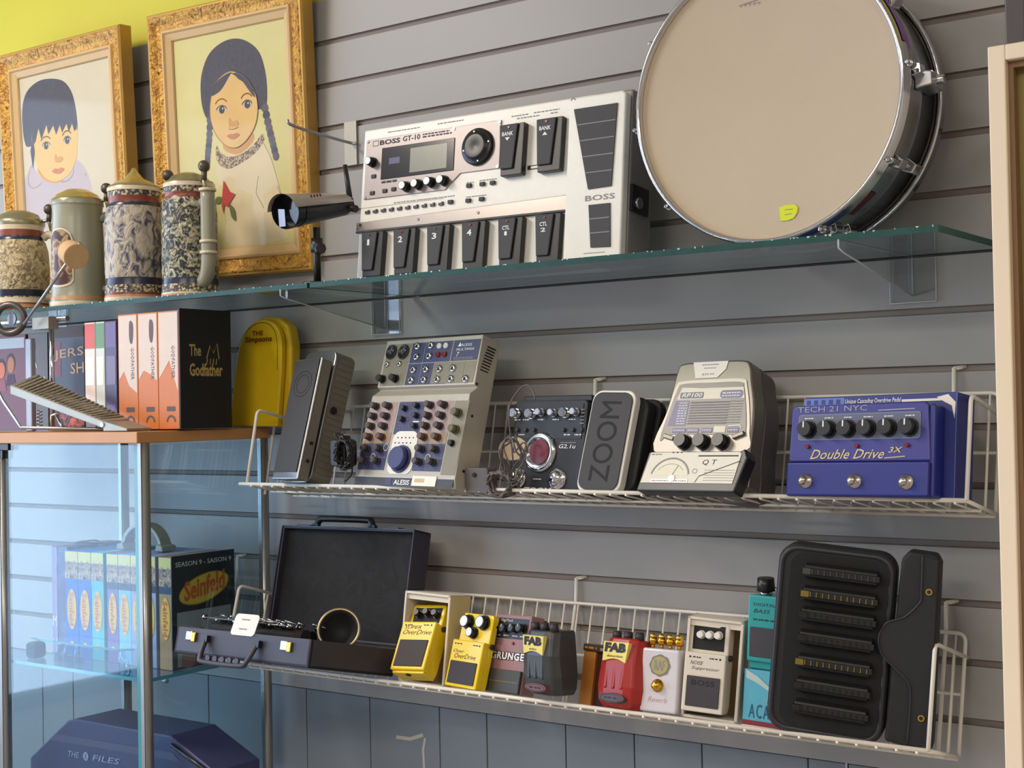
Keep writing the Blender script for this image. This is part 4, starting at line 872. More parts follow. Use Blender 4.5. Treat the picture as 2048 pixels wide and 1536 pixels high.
# ------------------------------------------------------------------ tuner in front
t = thing('guitar_tuner', 'white and black needle guitar tuner in front of silver processor', 'tuner', (-0.9656,-0.1745,1.3875), -0.160, 0.407, -0.015)
b = B(); b.prism([(-0.004,-0.004),(0.156,-0.004),(0.166,0.044),(0.160,0.056),(0.154,0.0525),(0.003,0.0525)], 0.0, 0.022, BLACK); b.make('case', t, 0.002)
b = B(); b.prism([(0.001,0.007),(0.152,0.007),(0.157,0.048),(0.154,0.051),(0.008,0.051)], -0.001, -0.0001, mat('tuner_ivory_face', (206,201,184), 0.4)); b.make('face', t, 0.0006)
b = B(); y = -0.0012
b.poly(arc(0.048,0.014,0.030,8,172,20,0.026), y, mat('tuner_dial', (208,204,178), 0.4)); b.line(arc(0.048,0.014,0.032,12,168,20,0.028), 0.0022, y-0.0002, GINK); b.line(arc(0.048,0.016,0.024,30,150,12,0.018), 0.0006, y-0.0002, GINK); b.line([(0.050,0.014),(0.060,0.032)], 0.0006, y-0.0003, INK)
b.prism(circ(0.053,0.013,0.0055,18,0.005), y-0.0012, y-0.0002, WHITE); b.rect(0.018, 0.080, 0.0072, 0.0125, y-0.0003, WHITE); dashes(b, 0.02, 0.078, 0.010, 0.0014, y-0.0004, GINK, RN)
b.rect(0.089, 0.153, 0.0445, 0.0462, y, INK); b.text('Q T', 0.098, 0.121, 0.032, 0.040, y, INK, shear=0.15); b.line(circ(0.0885,0.024,0.004,12,0.003), 0.0009, y, GINK, closed=True); b.line([(0.092,0.008),(0.097,0.017),(0.157,0.038)], 0.0011, y, INK)
for i in range(5): b.rect(0.104, 0.152, 0.011+i*0.0035, 0.0116+i*0.0035, y, GINK)
dashes(b, 0.010, 0.028, 0.0478, 0.0018, y, GINK, RN)
for x in (0.045,0.052,0.059): b.rect(x, x+0.0025, 0.0495, 0.0515, y, INK)
b.make('dial_markings', t, solid=False)

# ------------------------------------------------------------------ blue box and blue pedal
t = thing('pedal_box', 'worn dark blue cardboard box behind the blue triple pedal', 'box', (-0.7547,-0.122,1.3755), -0.165, 0.142, -0.017)
BLU = mat('blue_cardboard', (38,48,120), 0.5, var=0.15, scale=40); BLU2 = mat('pale_blue_print', (90,120,190), 0.5)
b = B(); b.box(0, 0.2145, 0, 0.045, 0, 0.1305, BLU); b.make('carton', t, 0.001)
b = B(); y = -0.0004
b.rect(0.001, 0.060, 0.119, 0.1285, y, BLU2)
for i in range(5): b.rect(0.004+i*0.011, 0.010+i*0.011, 0.1205, 0.1265, y-0.0002, BLU)
b.text('Unique Cascading Overdrive Pedal', 0.061, 0.140, 0.119, 0.1265, y, WINK, shear=0.2, bold=0.01); b.rect(0.141, 0.205, 0.1205, 0.1235, y, PAPER); b.poly([(0.188,0.125),(0.203,0.128),(0.213,0.118),(0.212,0.098),(0.208,0.114),(0.198,0.119)], y-0.0001, PAPER)
b.line([(0.2143,0.0),(0.2143,0.1305)], 0.0009, y, BLU2); b.make('printing', t, solid=False)
t = thing('overdrive_pedal', 'blue metal pedal with six knobs and three foot switches', 'pedal', (-0.7560,-0.1650,1.3808), -0.110, 0.159, -0.020)
BP = mat('blue_pedal_paint', (58,58,128), 0.4, metal=0.15, var=0.05); BPD = mat('blue_pedal_base', (26,34,118), 0.4)
sx = 0.965
b = B(); b.prism([(0.0,0.0),(0.192,0.0),(0.1925,0.0425),(0.0,0.0425)], 0.0, 0.033, BPD); b.prism([(0.0,0.043),(0.1925,0.043),(0.188,0.1125),(0.183,0.1155),(0.008,0.1155),(0.002,0.1105)], 0.004, 0.033, BP); b.box(0.1885,0.1965,0.006,0.033,0.0,0.112,BPD); b.make('enclosure', t, 0.0025, 3)
b = B(); y = 0.0036
b.prism(rr(0.013,0.179,0.0705,0.1035,0.004), y-0.0004, y, mat('panel_edge_grey', (120,124,138), 0.4)); b.prism(rr(0.0142,0.1778,0.0717,0.1023,0.003), y-0.0006, y-0.0003, mat('panel_grey', (92,98,120), 0.4)); b.make('knob_panel', t)
for x in (0.028,0.056,0.083,0.110,0.1375,0.165): knob(t, x, 0.0842, 0.0108, 0.014, BLACK, None, y-0.0005, mark=WINK)
for x in (0.0275,0.096,0.1625):
    b = B(); b.cyl((x,y,0.0625),(x,y-0.003,0.0625),0.0026,RED,seg=12); b.make('led', t)
for x, z in ((0.028,0.0185),(0.096,0.0185),(0.164,0.0175)):
    b = B(); b.lathe([(0.0095,0),(0.0095,0.0016),(0.0075,0.0022),(0.007,0.0035),(0.0052,0.0035),(0.0052,0.010),(0.0046,0.0115),(0,0.012)], mat('nickel', (190,182,170), 0.25, metal=0.9), (x,0,z), (0,-1,0), 24); b.make('foot_switch', t)
b = B()
b.text('TECH 21 NYC', 0.011, 0.108, 0.1065, 0.1135, y-0.0002, mat('silver_print', (158,160,180), 0.4), bold=-0.005)
b.text('Double Drive', 0.031, 0.133, 0.0465, 0.0585, y-0.0003, mat('gold_print', (206,188,128), 0.4), shear=0.45, bold=0.005); b.text('3X', 0.138, 0.157, 0.0535, 0.0605, y-0.0003, mat('gold_print', (206,188,128)), shear=0.3, bold=0.01)
b.line([(0.133,0.047),(0.160,0.049)], 0.0011, y-0.0003, mat('gold_print', (206,188,128))); b.line([(0.123,0.1062),(0.171,0.1068)], 0.0012, y-0.0002, mat('silver_print', (158,160,180)))
for x in (0.028,0.056,0.083,0.110,0.1375,0.165): dashes(b, x-0.006, x+0.006, 0.0985, 0.0013, y-0.0008, WINK, RN)
b.make('lettering', t, solid=False)

# ------------------------------------------------------------------ clarinet case
CASE = mat('dark_case_vinyl', (50,48,62), 0.45, bump=0.2, bscale=700); CASEIN = relief('black_plush_lining', (16,16,17), (30,30,33), 25, 0.85, 0.003, 0.3, 0.7, kind='noise'); TRIM = mat('case_blue_trim', (64,70,92), 0.35)
t = thing('instrument_case', 'open dark clarinet case hanging over the lower basket front', 'instrument case', (-1.7389,-0.3206,1.1205), -0.017, 0.228, -0.011)
W, D, H = 0.2966, 0.1912, 0.042
b = B(); b.box(0,W,0,0.006,0,H,CASE); b.box(0,W,D-0.006,D,0,H,CASE); b.box(0,0.006,0,D,0,H,CASE); b.box(W-0.006,W,0,D,0,H,CASE); b.box(0,W,0,D,0,0.006,CASE); base = b.make('base', t, 0.0015)
b = B(); b.box(0.006,W-0.006,0.006,D-0.006,0.006,0.032,CASEIN); b.make('lining', base)
b = B(); hy = D+0.004; LH = 0.187
lid_z0 = 0.046
b.box(0.002,W+0.006,hy+0.035,hy+0.041,lid_z0,lid_z0+LH,CASE); b.box(0.002,0.007,hy,hy+0.036,lid_z0,lid_z0+LH,CASE); b.box(W+0.001,W+0.006,hy,hy+0.036,lid_z0,lid_z0+LH,CASE); b.box(0.002,W+0.006,hy,hy+0.036,lid_z0+LH-0.005,lid_z0+LH,CASE); b.box(0.002,W+0.006,hy,hy+0.036,lid_z0,lid_z0+0.005,CASE)
lid = b.make('lid', t, 0.0015)
b = B(); b.box(0.007,W+0.001,hy+0.012,hy+0.035,lid_z0+0.005,lid_z0+LH-0.005,CASEIN); b.make('lid_lining', lid)
b = B(); b.tube([(0.003,hy-0.001,lid_z0),(0.003,hy-0.001,lid_z0+LH-0.001),(W+0.005,hy-0.001,lid_z0+LH-0.001),(W+0.005,hy-0.001,lid_z0)], 0.0016, TRIM, 6); b.make('lid_trim', lid)
def chandle(par, xc, zc, y, w, drop, m, up=1):
    b = B(); P = [(xc-w/2, y, zc),(xc-w/2+0.006, y-0.012*(up<0), zc+up*drop*0.8),(xc-w/2+0.018, y-0.014*(up<0), zc+up*drop),(xc+w/2-0.018, y-0.014*(up<0), zc+up*drop),(xc+w/2-0.006, y-0.012*(up<0), zc+up*drop*0.8),(xc+w/2, y, zc)]
    b.tube(spl(P,4,False), 0.0042 if up < 0 else 0.0058, m, 8)
    for s_ in (-1,1): b.box(xc+s_*w/2-0.007, xc+s_*w/2+0.007, y-0.005, y+0.003, zc-0.006, zc+0.004, BLACK)
    return b.make('handle', par)
chandle(base, 0.131, 0.028, -0.003, 0.115, 0.036, CASE, -1)
chandle(lid, 0.128, lid_z0+LH+0.003, hy+0.02, 0.13, 0.013, BLACK, 1)
b = B()
for i in range(5): b.cyl((0.10+i*0.016,-0.019,-0.002),(0.10+i*0.016,-0.015,-0.002),0.005,CASE,seg=10)
b.make('handle_grip', base)
for x in (0.037, 0.248):
    b = B(); b.box(x-0.012, x+0.002, -0.003, 0.0, 0.022, 0.036, CHROME); b.box(x+0.002, x+0.011, -0.004, 0.0, 0.020, 0.035, BRASS); b.make('latch', base, 0.001)
for x in (0.045, 0.245):
    b = B(); b.box(x-0.016, x+0.016, hy+0.006, hy+0.030, lid_z0+LH, lid_z0+LH+0.0035, TRIM); b.make('lid_latch', lid, 0.001)
b = B()
for x in (0.02, W-0.02): b.cyl((x-0.012,D+0.001,0.043),(x+0.012,D+0.001,0.043),0.003,STEEL,seg=8); break
b.make('hinge', base)
def in_case(M_): return t.matrix_basis @ M_
R_ = t.rotation_euler.to_matrix().to_4x4(); CM = Matrix.Translation(t.location) @ R_
def child_thing(name, label, cat, p):
    o = thing(name, label, cat); o.matrix_basis = CM @ Matrix.Translation(Vector(p)); return o
t = child_thing('clarinet', 'black clarinet sections with silver keys in the open case', 'clarinet', (0,0,0.0325))
b = B(); b.cyl((0.03,0.05,0.012),(0.23,0.055,0.012),0.0115,BLACKM,seg=18); b.cyl((0.03,0.10,0.012),(0.20,0.10,0.012),0.0115,BLACKM,seg=18); b.make('joint', t)
b = B(); b.lathe([(0.0115,0),(0.014,0.02),(0.021,0.04),(0.030,0.056),(0.0325,0.06),(0.031,0.0605),(0.026,0.052),(0.012,0.03),(0,0.03)], BLACKM, (0.222,0.150,0.016), (0.52,-0.82,0.24), 36); b.ring((0.222+0.52*0.0605,0.150-0.82*0.0605,0.016+0.24*0.0605), (0.52,-0.82,0.24), 0.0318, 0.0022, mat('bell_ring', (178,160,126), 0.3, metal=0.7)); b.make('bell', t)
rn = random.Random(11)
for k in range(13):
    x = 0.04+k*0.0148; yy = 0.048 if k % 3 else 0.098
    b = B(); b.cyl((x,yy-0.002,0.0235),(x+0.001,yy-0.004,0.031),0.0055,CHROME,seg=12); b.tube([(x,yy-0.008,0.022),(x+rn.uniform(-0.008,0.012),yy-0.012,0.034),(x+0.014,yy-0.004,0.030)],0.0017,CHROME,6); b.make('key', t)
b = B(); b.tube([(0.02,0.034,0.028),(0.21,0.040,0.026)],0.0016,STEEL,6); b.tube([(0.05,0.03,0.031),(0.19,0.033,0.030)],0.0014,CHROME,6); b.cyl((0.018,0.034,0.028),(0.024,0.034,0.029),0.004,CHROME,seg=10)
for x in (0.05,0.09,0.13,0.17,0.21): b.ball((x,0.034,0.025),0.0026,CHROME,8)
b.make('key_rods', t)
t = child_thing('price_tag', 'white price card tucked over the front of the clarinet case', 'price tag', (0.124,-0.001,0.037))
b = B(); cpts = rr(0.0,0.052,0.0,0.034,0.006); m_ = Matrix.Rotation(-0.25,4,'X')
V = [m_ @ Vector((x,-0.0012,z)) for x, z in cpts]+[m_ @ Vector((x,0.0,z)) for x, z in cpts]; n = len(cpts)
b.add(V, [tuple(range(n)), tuple(range(2*n-1,n-1,-1))]+[(i,(i+1)%n,n+(i+1)%n,n+i) for i in range(n)], PAPER)
for i, z in enumerate((0.024, 0.009)):
    a = m_ @ Vector((0.016,-0.0015,z)); c = m_ @ Vector((0.034,-0.0015,z)); u_ = m_ @ Vector((0,0,0.0022)); b.add([a,c,c+u_,a+u_], [(0,1,2,3)], GINK)
b.make('card', t, solid=False)

# ------------------------------------------------------------------ stomp pedals in the lower basket
CARDW = mat('white_cardboard', (222,214,198), 0.6, var=0.06); CARDI = mat('cardboard_inside', (196,170,128), 0.7); KRAFT = mat('yellowed_cardboard', (214,196,140), 0.6)
def openbox(nm, label, loc, rot, W, H, D, side_m):
    t = thing(nm, label, 'box', loc, *rot); e = 0.0035
    b = B(); b.box(0,W,D-0.001,D,0,H,CARDI); b.box(0,e,0,D,0,H,CARDW); b.box(W-e,W,0.0,D,0,H,CARDW); b.box(0,W,0,D,H-e,H,CARDW); b.box(0,W,0,D,0,e,CARDW)
    b.box(W, W+0.0006, 0.001, D-0.001, 0.001, H-0.001, side_m); b.make('carton', t, 0.0008)
    b = B(); b.box(e,W-e,0.004,0.0045,H-0.012,H-e,CARDW); b.make('top_flap', t)
    return t
def boss(nm, label, loc, rot, col, W, H, D, step, lines, knobs, padz, txt_m=INK, padm=RUBBER2, topm=None, knobm=BLACK, capm=KNOBW, stepd=0.010, pad_text=None):
    "compact stomp pedal: raised treadle half below, recessed knob bay above"
    t = thing(nm, label, 'pedal', loc, *rot)
    b = B(); b.prism([(0.002,0.0),(W-0.002,0.0),(W,0.01),(W,H-0.004),(W-0.003,H),(0.003,H),(0,H-0.004),(0,0.01)], stepd, D, col)
    b.make('enclosure', t, 0.0018, 3)
    b = B(); b.box(-0.0005, W+0.0005, -0.001, stepd+0.001, 0.001, step, col); tr = b.make('treadle', t, 0.002, 3)
    b = B(); b.box(0.005, W-0.005, -0.0028, -0.001, padz[0], padz[1], padm)
    if pad_text: b.text(pad_text, 0.012, W-0.012, padz[1]-0.012, padz[1]-0.005, -0.0030, BLACKM, bold=0.01)
    b.make('rubber_pad', tr, 0.0008)
    if topm:
        b = B(); b.rect(0.006, W-0.006, step+0.004, H-0.006, stepd-0.0003, topm); b.make('knob_plate', t, solid=False)
    for x, z, r in knobs: knob(t, x, z, r, 0.012, knobm, capm, stepd, mark=None)
    b = B()
    for s_, x0, x1, z0, z1 in lines: b.text(s_, x0, x1, z0, z1, -0.0013, txt_m, shear=0.35, bold=-0.005)
    b.rect(0.006, 0.0085, step-0.0075, step-0.005, -0.0013, INK); b.rect(W-0.0085, W-0.006, step-0.0075, step-0.005, -0.0013, INK); dashes(b, 0.011, 0.022, step-0.0062, 0.0016, -0.0013, txt_m, RN); dashes(b, W-0.022, W-0.011, step-0.0062, 0.0016, -0.0013, txt_m, RN)
    b.make('lettering', tr, solid=False)
    b = B(); b.cyl((W,stepd+0.006,step-0.004),(W+0.004,stepd+0.006,step-0.004),0.0042,BLACK,seg=12); b.make('jack_socket', t)
    return t
def near(p, k): return CAM+(Vector(p)-CAM)*k
openbox('pedal_box', 'white open cardboard box around the tilted yellow pedal beside the case', (-1.4363,-0.13,1.0735), (0.027,0.118,0.033), 0.0891, 0.1407, 0.0544, KRAFT)
y1 = boss('overdrive_pedal', 'tilted yellow stomp pedal sitting in the white box', near((-1.4475,-0.1360,1.0905),0.981), (0.022,0.564,-0.068), YPED, 0.0637, 0.116, 0.036, 0.0806,
     [('SUPER',0.006,0.038,0.068,0.0735),('OverDrive',0.006,0.060,0.0585,0.0665)], [(0.016,0.098,0.0055),(0.033,0.100,0.0055),(0.050,0.098,0.0055)], (0.006,0.0495), topm=BLACKM, capm=None, stepd=0.014)
b = B(); b.cyl((0.030,0.010,-0.001),(0.030,0.010,-0.0045),0.0045,BLACKM,seg=10); b.box(0.002,0.062,0.004,0.034,-0.003,0.001,YPED); b.make('front_foot', y1, 0.001)
boss('overdrive_pedal', 'upright yellow stomp pedal with three silver-topped knobs', (-1.3248-0.002,-0.1504,1.0800), (-0.200,0.306,-0.019), YPED, 0.0690, 0.114, 0.022, 0.0715,
     [('Over',0.006,0.030,0.052,0.057),('OverDrive',0.010,0.058,0.0435,0.051)], [(0.016,0.100,0.0108),(0.051,0.1015,0.0108),(0.032,0.0845,0.0085)], (0.006,0.0395))
# grunge
t = thing('distortion_pedal', 'mauve and black stomp pedal reading GRUNGE behind black pedal', 'pedal', (-1.2677,-0.1333,1.0765), -0.289, 0.27, -0.061)
MAUV = mat('mauve_paint', (150,112,112), 0.45); DKP = mat('grunge_dark', (44,42,50), 0.45)
W = 0.0843
b = B(); b.box(0,W,0.004,0.030,0,0.1155,MAUV); b.make('enclosure', t, 0.002)
b = B(); b.box(0.001,W-0.001,-0.001,0.004,0.0,0.0335,mat('grunge_pad', (62,62,60), 0.5)); b.rect(0.004,W-0.004,0.0155,0.0170,-0.0012,mat('ochre_line', (110,92,56), 0.5)); b.make('treadle', t, 0.0012)
b = B(); y = 0.0037; b.rect(0.005,W-0.004,0.0795,0.110,y,DKP); b.text('DigiTech', 0.014,0.042,0.1035,0.1085,y-0.0002,WINK,shear=0.3); 
for x in (0.012,0.031,0.052,0.070): dashes(b, x-0.006, x+0.006, 0.084, 0.0013, y-0.0002, WINK, RN)
for z in (0.076,0.073,0.070): b.rect(0.006,0.026,z,z+0.0008,y,CB)
b.text('GRUNGE', 0.002, 0.082, 0.0475, 0.0605, y-0.0002, INK, bold=0.12, spacing=1.1); b.text('GRUNGE', 0.003, 0.081, 0.0485, 0.0595, y-0.0005, WINK, bold=0.035, spacing=1.15); b.make('lettering', t, solid=False)
for x, z in ((0.011,0.094),(0.031,0.094),(0.052,0.095),(0.070,0.096)): knob(t, x, z, 0.0066, 0.012, BLACK, None, 0.0037, mark=WINK)
b = B(); b.cyl((0.051,0.004,0.073),(0.051,0.001,0.073),0.0022,RED,seg=10); b.make('led', t)
# FAB pedals
def fab(label, loc, rot, col, badge, D, word, tall=1.0, w=0.0665):
    t = thing('stomp_pedal', label, 'pedal', loc, *rot); H = 0.0895*tall
    n = 20; secs = [(0.0,0.86,0.010,0.002),(0.10,1.04,0.002,0.0),(0.30,1.10,-0.002,0.0),(0.62,1.02,-0.004,0.0),(0.88,0.94,0.0,0.0),(1.0,0.90,0.003,0.0)]
    V = []; F = []
    for f, ws, y0, _ in secs:
        z = H*f; hw = w/2*ws; cx = w/2
        V += [(cx-hw, D, z), (cx-hw*1.0, y0+0.016, z), (cx-hw*0.80, y0+0.004, z), (cx-hw*0.45, y0, z), (cx+hw*0.45, y0, z), (cx+hw*0.80, y0+0.004, z), (cx+hw*1.0, y0+0.016, z), (cx+hw, D, z)]
    for i in range(len(secs)-1):
        for j in range(8): F.append((i*8+j, i*8+(j+1) % 8, (i+1)*8+(j+1) % 8, (i+1)*8+j))
    F += [tuple(range(8)), tuple(range(len(V)-1, len(V)-9, -1))]
    b = B(); b.add(V, F, col); b.make('enclosure', t, 0.003, 3)
    for i, x in enumerate((w*0.24, w*0.53, w*0.82)):
        b = B(); b.cyl((x,0.014,H-0.001),(x,0.013,H+0.010),0.0068,mat('fab_dark_knob', (48,44,46), 0.5),r1=0.006,seg=14); b.make('knob', t)
    b = B(); P = [(w*0.15,H*0.92),(w*0.79,H*0.92),(w*0.76,H*0.63)]+[(w*0.18+w*0.58*(1-i/8), H*0.63+0.005*math.sin(PI*i/8)) for i in range(1,8)]+[(w*0.18,H*0.64)]
    b.prism(P, -0.0055, 0.002, mat('fab_yellow_label', (224,206,104), 0.5)); b.text('FAB', w*0.20, w*0.74, H*0.77, H*0.905, -0.0058, INK, bold=0.07); b.text(word, w*0.36 if len(word) < 6 else w*0.28, w*0.58 if len(word) < 6 else w*0.68, H*0.70, H*0.735, -0.0058, INK, bold=0.01); b.make('label_plate', t)
    for x in (w*0.30, w*0.5, w*0.70):
        b = B(); b.prism(rr(x-0.0026,x+0.0026,H*0.26,H*0.58,0.0024), -0.0036, 0.004, col); b.make('ridge', t, 0.0015)
    b = B(); b.prism(circ(w*0.52,H*0.13,w*0.33,24,H*0.07), -0.004, 0.006, badge); b.line(circ(w*0.52,H*0.13,w*0.27,24,H*0.052), 0.0008, -0.0042, INK if badge is not INK else GINK, closed=True); dashes(b, w*0.34, w*0.70, H*0.13, 0.0025, -0.0042, INK, RN); b.make('oval_badge', t, 0.001)
    return t
fab('charcoal ribbed FAB pedal with red oval badge', near((-1.1825,-0.1561,1.0840),0.985), (-0.214,0.08,-0.041), mat('charcoal_fab', (56,60,60), 0.35), mat('fab_red_oval', (104,52,50), 0.4), 0.048, 'echo', 1.02)
fab('red ribbed FAB pedal with dark oval badge', near((-1.0591,-0.1586,1.0815),0.995), (-0.154,0.30,-0.032), mat('red_fab', (158,36,30), 0.3), mat('fab_dark_oval', (70,52,52), 0.4), 0.034, 'distortion', 1.08, 0.0700)
# orange box with dark band
q = at(1156,1414,-0.118); 
t = thing('cardboard_box', 'orange cardboard box with dark lid band between two FAB pedals', 'box', (q.x,q.y,q.z+0.001), 0.0, 0.2, 0.03)
ORG = mat('orange_cardboard', (186,118,34), 0.6, var=0.08)
b = B(); b.box(0,0.0205,0,0.045,0,0.0800,ORG); b.box(0.0208,0.048,0.006,0.045,0,0.0800,mat('dark_red_carton', (66,20,20), 0.6)); b.make('carton', t, 0.0008)
b = B(); b.box(-0.001,0.049,-0.002,0.046,0.0802,0.0905,mat('dark_lid_band', (48,32,22), 0.5)); dashes(b, 0.002, 0.022, 0.085, 0.003, -0.0023, ORG, RN); dashes(b, 0.028, 0.045, 0.0845, 0.004, -0.0023, GINK, RN); b.make('lid', t, 0.0008)
# white pedal with gold knobs
t = thing('boutique_pedal', 'small white pedal with gold knobs and round crest', 'pedal', near((-0.9879,-0.149,1.0795),0.995), 0.021, 0.171, -0.003)
WP = mat('pearl_white_enamel', (205,200,204), 0.3, coat=0.3)
b = B(); b.box(0,0.0565,0,0.028,0,0.0855,WP); b.make('enclosure', t, 0.003, 3)
b = B(); P = [(0.0285+0.0155*(1+0.04*math.cos(8*a*2*PI/48))*math.cos(a*2*PI/48), 0.0630+0.0145*(1+0.04*math.cos(8*a*2*PI/48))*math.sin(a*2*PI/48)) for a in range(48)]
b.prism(P, -0.0008, -0.0001, mat('crest_grey', (122,120,104), 0.5)); b.prism(circ(0.0285,0.063,0.0128,28,0.012), -0.0012, -0.0008, mat('crest_ochre', (166,152,96), 0.5)); b.text('RAF', 0.0205, 0.0365, 0.0565, 0.0700, -0.0015, GINK, bold=0.02); b.make('crest', t, solid=False)
b = B(); b.text('Reverb', 0.013, 0.042, 0.0135, 0.0205, -0.0003, mat('pink_script', (188,130,130), 0.5), shear=0.3, bold=-0.01); b.make('lettering', t, solid=False)
b = B(); b.lathe([(0.0088,0),(0.0088,0.002),(0.006,0.003),(0.006,0.008),(0.005,0.010),(0,0.0105)], GOLDM, (0.027,0,0.036), (0,-1,0), 20); b.make('foot_switch', t)
for i in range(4):
    x = 0.0085+i*0.0135; b = B(); b.cyl((x,0.014,0.0857),(x,0.014,0.091),0.003,GOLDM,seg=10); b.cyl((x,0.014,0.091),(x,0.013,0.101),0.0064,GOLDM,r1=0.0058,seg=16); b.ball((x,0.013,0.101),0.0055,BRASS,10); b.make('knob', t)
# noise suppressor in its box
openbox('pedal_box', 'white open cardboard box around the white stomp pedal', (-0.9239,-0.1468,1.0785), (0.27,0.068,0.083), 0.0757, 0.1350, 0.0549, CARDW)
boss('noise_pedal', 'white stomp pedal with black knob plate standing in white box', (-0.9181,-0.1565,1.0885), (0.200,0.152,0.06), mat('white_enamel_pedal', (216,208,192), 0.35), 0.0560, 0.1220, 0.036, 0.0790,
     [('NOISE',0.008,0.026,0.0630,0.0680),('Suppressor',0.010,0.049,0.0555,0.0610)], [(0.018,0.103,0.0052),(0.030,0.1035,0.0052),(0.042,0.104,0.0052)], (0.008,0.0480), topm=BLACKM, knobm=WHITE, capm=WHITE, pad_text='BOSS')
# teal pedal and its box
TEAL = mat('teal_enamel', (40,150,150), 0.35); TEALB = mat('teal_box_print', (84,168,190), 0.5, var=0.06)
q = at(1484,1452,-0.128)
t = thing('cardboard_box', 'light teal box with red base strip beside the harmonica case', 'box', (q.x,q.y,q.z+0.001), 0.0, 0.12, 0.02)
b = B(); b.box(0,0.075,0,0.05,0,0.0745,TEALB); b.box(-0.0005,0.0755,-0.0006,0.05,0.0,0.0085,mat('red_strip', (126,36,48), 0.5)); b.box(-0.0006,0.0756,-0.0007,0.05,0.0,0.0022,PAPER); b.make('carton', t, 0.0006)
b = B(); b.text('ACA', 0.009, 0.038, 0.012, 0.0300, -0.0008, mat('teal_dark_print', (30,80,104), 0.5), spacing=1.3); b.poly([(0.003,0.063),(0.018,0.058),(0.044,0.045),(0.044,0.049),(0.020,0.066),(0.003,0.0735)], -0.0008, mat('pale_swoosh', (176,196,190), 0.5)); b.make('printing', t, solid=False)
t = thing('stomp_pedal', 'teal stomp pedal with dark knob standing on the teal box', 'pedal', (q.x+0.004,q.y+0.010,q.z+0.0752), 0.0, 0.06, 0.03)
b = B(); b.box(0.001,0.066,0.004,0.045,0.0,0.098,TEAL); b.make('enclosure', t, 0.002)
b = B(); b.box(0.0,0.067,-0.002,0.006,0.0105,0.098,TEAL); tr = b.make('treadle', t, 0.002)
b = B(); b.box(0.004,0.063,-0.0035,-0.002,0.017,0.056,RUBBER2); b.make('rubber_pad', tr, 0.0008)
b = B(); b.text('DIGITAL', 0.008, 0.040, 0.084, 0.088, -0.0023, INK); b.text('BASS', 0.008, 0.032, 0.075, 0.080, -0.0023, INK, shear=0.3); dashes(b, 0.008, 0.04, 0.066, 0.002, -0.0023, INK, RN); b.make('lettering', tr, solid=False)
b = B(); b.cyl((0.019,0.012,0.0985),(0.019,0.011,0.104),0.0085,CHROME,seg=16); b.cyl((0.019,0.011,0.104),(0.019,0.009,0.121),0.0125,BLACK,r1=0.011,seg=18); b.make('knob', t)

# ------------------------------------------------------------------ harmonica case
t = thing('harmonica_case', 'open black zip case holding a column of harmonicas', 'case', near((-0.7951,-0.1476,1.0795),0.985), 0.241, -0.019, 0.105)
CB1 = mat('black_nylon', (24,24,27), 0.62, bump=0.4, bscale=1500); CB2 = mat('black_case_lining', (12,12,13), 0.8); PIP = mat('black_piping', (38,38,42), 0.45)
W, H = 0.142, 0.238
o1 = rr(-0.004, W, -0.002, H, 0.024, 6)
b = B(); b.prism(o1, 0.0, 0.034, CB1, 'y'); sh = b.make('shell', t, 0.004, 3)
b = B(); b.tube([(x, 0.001, z) for x, z in rr(0.001, W-0.005, 0.003, H-0.005, 0.021, 6)], 0.0035, PIP, 8, True); b.make('zip_edge', sh)
b = B(); b.prism(rr(0.012, W-0.006, 0.008, H-0.010, 0.018, 6), -0.0012, 0.0, CB2); b.make('lining', sh)
for z in (0.03, 0.175):
    b = B(); b.cyl((-0.0042,0.008,z),(-0.006,0.008,z),0.0015,BRASS,seg=8); b.make('rivet', sh)
Lx = W+0.002
t_lid = B(); pts = [(Lx,0.008),(Lx+0.050,0.002),(Lx+0.058,0.008),(Lx+0.050,0.235),(Lx+0.044,0.245),(Lx+0.012,0.246),(Lx+0.003,0.236)]
t_lid.prism(pts, -0.004, 0.028, CB1, 'y'); lid = t_lid.make('lid', t, 0.004, 3)
b = B(); P = spl([(Lx+0.028,0.243),(Lx+0.030,0.2),(Lx+0.029,0.185),(Lx+0.012,0.165),(Lx-0.008,0.155),(Lx-0.016,0.135),(Lx-0.010,0.115),(Lx+0.010,0.098),(Lx+0.024,0.085),(Lx+0.028,0.06),(Lx+0.028,0.01)], 5, False)
b.prism(P+[(Lx+0.054,0.006),(Lx+0.047,0.24)], -0.0085, -0.0041, CB1); b.make('flap', lid, 0.0012)
b = B(); b.tube([(x,-0.0088,z) for x, z in P], 0.0013, PIP, 6); b.make('flap_piping', lid)
for z in (0.2, 0.045):
    b = B(); b.cyl((Lx+0.042-(z-0.045)*0.02,-0.0085,z),(Lx+0.042-(z-0.045)*0.02,-0.0108,z),0.0042,BRASS,seg=16); b.cyl((Lx+0.042-(z-0.045)*0.02,-0.0108,z),(Lx+0.042-(z-0.045)*0.02,-0.0112,z),0.0024,INK,seg=12); b.make('snap_button', lid)
HM = t.matrix_basis if False else Matrix.Translation(t.location) @ t.rotation_euler.to_matrix().to_4x4()
HBODY = mat('harmonica_dark_cover', (30,30,29), 0.45, metal=0.3); HGOLD = mat('harmonica_gold_cover', (140,124,60), 0.35, metal=0.7); HCOMB = mat('harmonica_comb', (18,17,16), 0.6); HSIL = mat('harmonica_dull_silver', (84,82,74), 0.4, metal=0.6)
